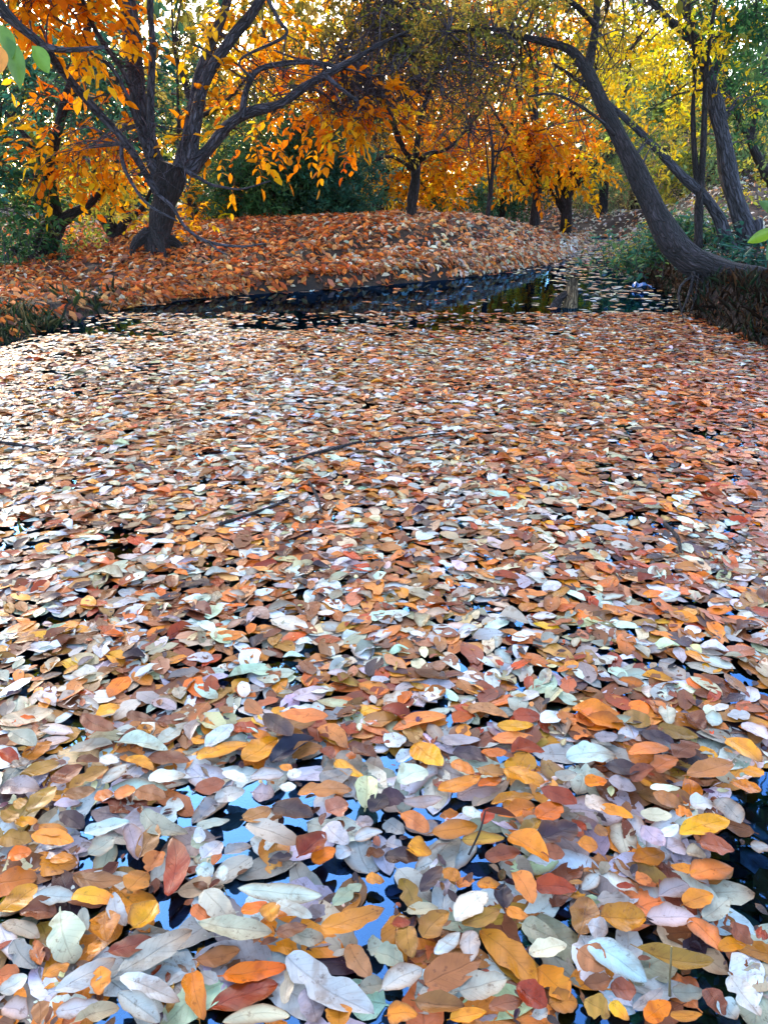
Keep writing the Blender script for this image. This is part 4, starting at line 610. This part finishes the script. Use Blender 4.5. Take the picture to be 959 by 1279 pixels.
def mixpal(u, v, n, x, y):
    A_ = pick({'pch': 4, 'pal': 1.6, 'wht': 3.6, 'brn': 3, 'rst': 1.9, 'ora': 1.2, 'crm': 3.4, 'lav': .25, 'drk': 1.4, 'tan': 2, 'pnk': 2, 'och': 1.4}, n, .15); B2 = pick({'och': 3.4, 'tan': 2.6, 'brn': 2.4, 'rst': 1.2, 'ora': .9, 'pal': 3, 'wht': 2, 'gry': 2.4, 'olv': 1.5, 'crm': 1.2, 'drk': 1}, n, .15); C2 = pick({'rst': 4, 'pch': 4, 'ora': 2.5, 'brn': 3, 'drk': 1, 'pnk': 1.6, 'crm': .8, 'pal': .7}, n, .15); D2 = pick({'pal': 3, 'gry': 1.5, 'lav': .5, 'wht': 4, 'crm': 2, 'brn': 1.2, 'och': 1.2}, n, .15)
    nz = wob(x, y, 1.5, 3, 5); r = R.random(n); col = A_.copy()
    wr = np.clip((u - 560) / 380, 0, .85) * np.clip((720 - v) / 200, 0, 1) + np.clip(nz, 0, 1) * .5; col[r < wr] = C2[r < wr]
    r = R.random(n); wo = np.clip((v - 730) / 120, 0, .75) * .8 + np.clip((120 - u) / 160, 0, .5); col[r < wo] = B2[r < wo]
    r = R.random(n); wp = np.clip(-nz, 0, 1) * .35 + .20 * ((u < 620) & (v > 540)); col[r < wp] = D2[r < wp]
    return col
def dens_mid(u, v, x, y):
    p = np.ones(len(u)); edge = np.interp(u, [-100, 60, 200, 330, 480, 620, 700, 745, 800, 860, 1100], [438, 428, 422, 418, 416, 410, 398, 380, 371, 396, 441]); t = (v - edge) / 13 + wob(x, y * 2, 2.2, 3, 1) * 2.6
    p = np.clip(.05 + smooth01(t * .5 + .5), 0, 1); p = np.where(v < 402, np.maximum(p, .22 * (wob(x, y * 3, 1.3, 3, 3) > .0)), p)
    p *= np.where((u > 60) & (u < 205) & (v > 428) & (v < 498) & (wob(x, y, 5, 2, 6) > -.35), .40, 1); p *= np.where(wob(x, y * 2.4, 2.6, 3, 8) < -.62, .5, 1)
    return p
def nodark(u, v): return ~((u > 912 + 14 * np.sin(v * .05)) & (v > 965) & (v < 1142))
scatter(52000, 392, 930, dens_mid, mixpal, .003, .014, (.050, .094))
# patches nearer the head of the stream and the thin lines of leaves on the open water
scatter(9000, 303, 396, lambda u, v, x, y: np.where((v < 330) & (u > 640), .75, np.where(u > 690, .9, np.where(wob(x * .8, y * 2.2, 1.6, 3, 3) > .22, .34, .03))) + .55 * (sd(x, y) > -.16 - .14 * wob(x, y, 2, 2, 4)), lambda u, v, n, x, y: np.where((u > 640)[:, None], pick({'crm': 3, 'wht': 2, 'pal': 2, 'pnk': 2, 'tan': 1}, n), pick({'crm': 1, 'pch': 3, 'rst': 2, 'brn': 2, 'pal': 1, 'pnk': 2}, n)), .002, .01, nc=3, ns=5)
scatter(26000, 300, 338, lambda u, v, x, y: np.where((u > 685) & (u < 830), .9 - .8 * smooth01((v - 318) / 14), 0), lambda u, v, n, x, y: pick({'crm': 3, 'wht': 2.5, 'pal': 2, 'pnk': 2, 'tan': 1}, n), .002, .02, nc=3, ns=5)
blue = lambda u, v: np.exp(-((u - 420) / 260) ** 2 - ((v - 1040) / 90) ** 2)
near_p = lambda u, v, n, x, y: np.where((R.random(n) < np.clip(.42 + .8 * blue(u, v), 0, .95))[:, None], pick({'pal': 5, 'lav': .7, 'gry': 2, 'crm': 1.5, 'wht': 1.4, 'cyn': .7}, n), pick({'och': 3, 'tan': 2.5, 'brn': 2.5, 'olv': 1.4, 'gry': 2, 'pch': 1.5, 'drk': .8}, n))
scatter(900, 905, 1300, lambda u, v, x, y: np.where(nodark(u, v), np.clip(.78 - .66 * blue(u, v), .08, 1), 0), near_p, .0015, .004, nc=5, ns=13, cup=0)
scatter(3600, 840, 1300, lambda u, v, x, y: np.where(nodark(u, v), .95, .5), lambda u, v, n, x, y: pick({'brn': 4, 'tan': 3, 'drk': 2, 'olv': 1.5, 'och': 1}, n, .25), -.14, -.05, nc=3, ns=7)
scatter(3600, 860, 1300, lambda u, v, x, y: np.where(nodark(u, v), .9, .05), near_p, -.035, -.006, nc=5, ns=9, cup=0)
scatter(9000, 470, 1300, lambda u, v, x, y: np.where(nodark(u, v), .85, .1), lambda u, v, n, x, y: pick({'drk': 4, 'brn': 4, 'tan': 2, 'crm': 1.2, 'rst': 1}, n, .3), .004, .02, size=(.010, .034), nc=3, ns=5)
tag(mb.build('floating_leaves', M_FLOAT), 'mat of fallen leaves covering the pond', kind='stuff')
# the thin stalks standing up in front
rod('leaf_stalk', 'thin upright straw coloured stalk in front of the curled khaki leaf', 'stalk', [G(836, 1244, .03), G(836, 1225, .05), P(838, 1182, G(836, 1244, .03)[1] + .02)], .0022, .0012, M_STICK, 6, .05)
g = G(585, 1068, .03); tp = P(606, 1012, g[1] + .05); root = tag(empty('dead_leaf', g), 'withered dark brown leaf on a thin stalk sticking up from the mat', 'leaf'); mb = MB(); tube(mb, crom([g, (g + tp) / 2 + [.004, 0, 0], tp], 10), np.linspace(.0022, .0014, 10), 6, .05); mb.build('stalk', M_LOG, root, g)
nearleaf(root, tp, np.array(P(640, 1016, tp[1]) - tp), .055, .022, (.10, .035, .025), g, 'blade')

# ------------------------------------------------------------------ light
EL, AZ = math.radians(27), math.radians(-20)
w = bpy.data.worlds.new('World'); SC.world = w; w.use_nodes = True; t = w.node_tree; t.nodes.clear()
sky = t.nodes.new('ShaderNodeTexSky'); sky.sky_type = 'NISHITA'; sky.sun_disc = False; sky.sun_elevation = EL; sky.sun_rotation = AZ; sky.air_density = 1.0; sky.dust_density = 1.6; sky.ozone_density = .8
bg = t.nodes.new('ShaderNodeBackground'); bg.inputs['Strength'].default_value = .15; o = t.nodes.new('ShaderNodeOutputWorld'); t.links.new(sky.outputs[0], bg.inputs[0]); t.links.new(bg.outputs[0], o.inputs[0])
sl = bpy.data.lights.new('sun', 'SUN'); sl.energy = 1.5; sl.angle = math.radians(12); sl.color = (1, .84, .62); so = bpy.data.objects.new('sun', sl); COL.objects.link(so)
so.rotation_euler = Vector((-math.sin(AZ) * math.cos(EL), -math.cos(AZ) * math.cos(EL), -math.sin(EL))).to_track_quat('-Z', 'Y').to_euler(); so.location = (0, 0, 30)
SC.view_settings.view_transform = 'Standard'; SC.view_settings.look = 'None'; SC.view_settings.exposure = 2.78; SC.view_settings.gamma = 1
SC.cycles.max_bounces = 8; SC.cycles.diffuse_bounces = 3; SC.cycles.glossy_bounces = 3; SC.cycles.transmission_bounces = 4; SC.cycles.transparent_max_bounces = 8
SC.cycles.caustics_reflective = False; SC.cycles.caustics_refractive = False; SC.cycles.sample_clamp_indirect = 6
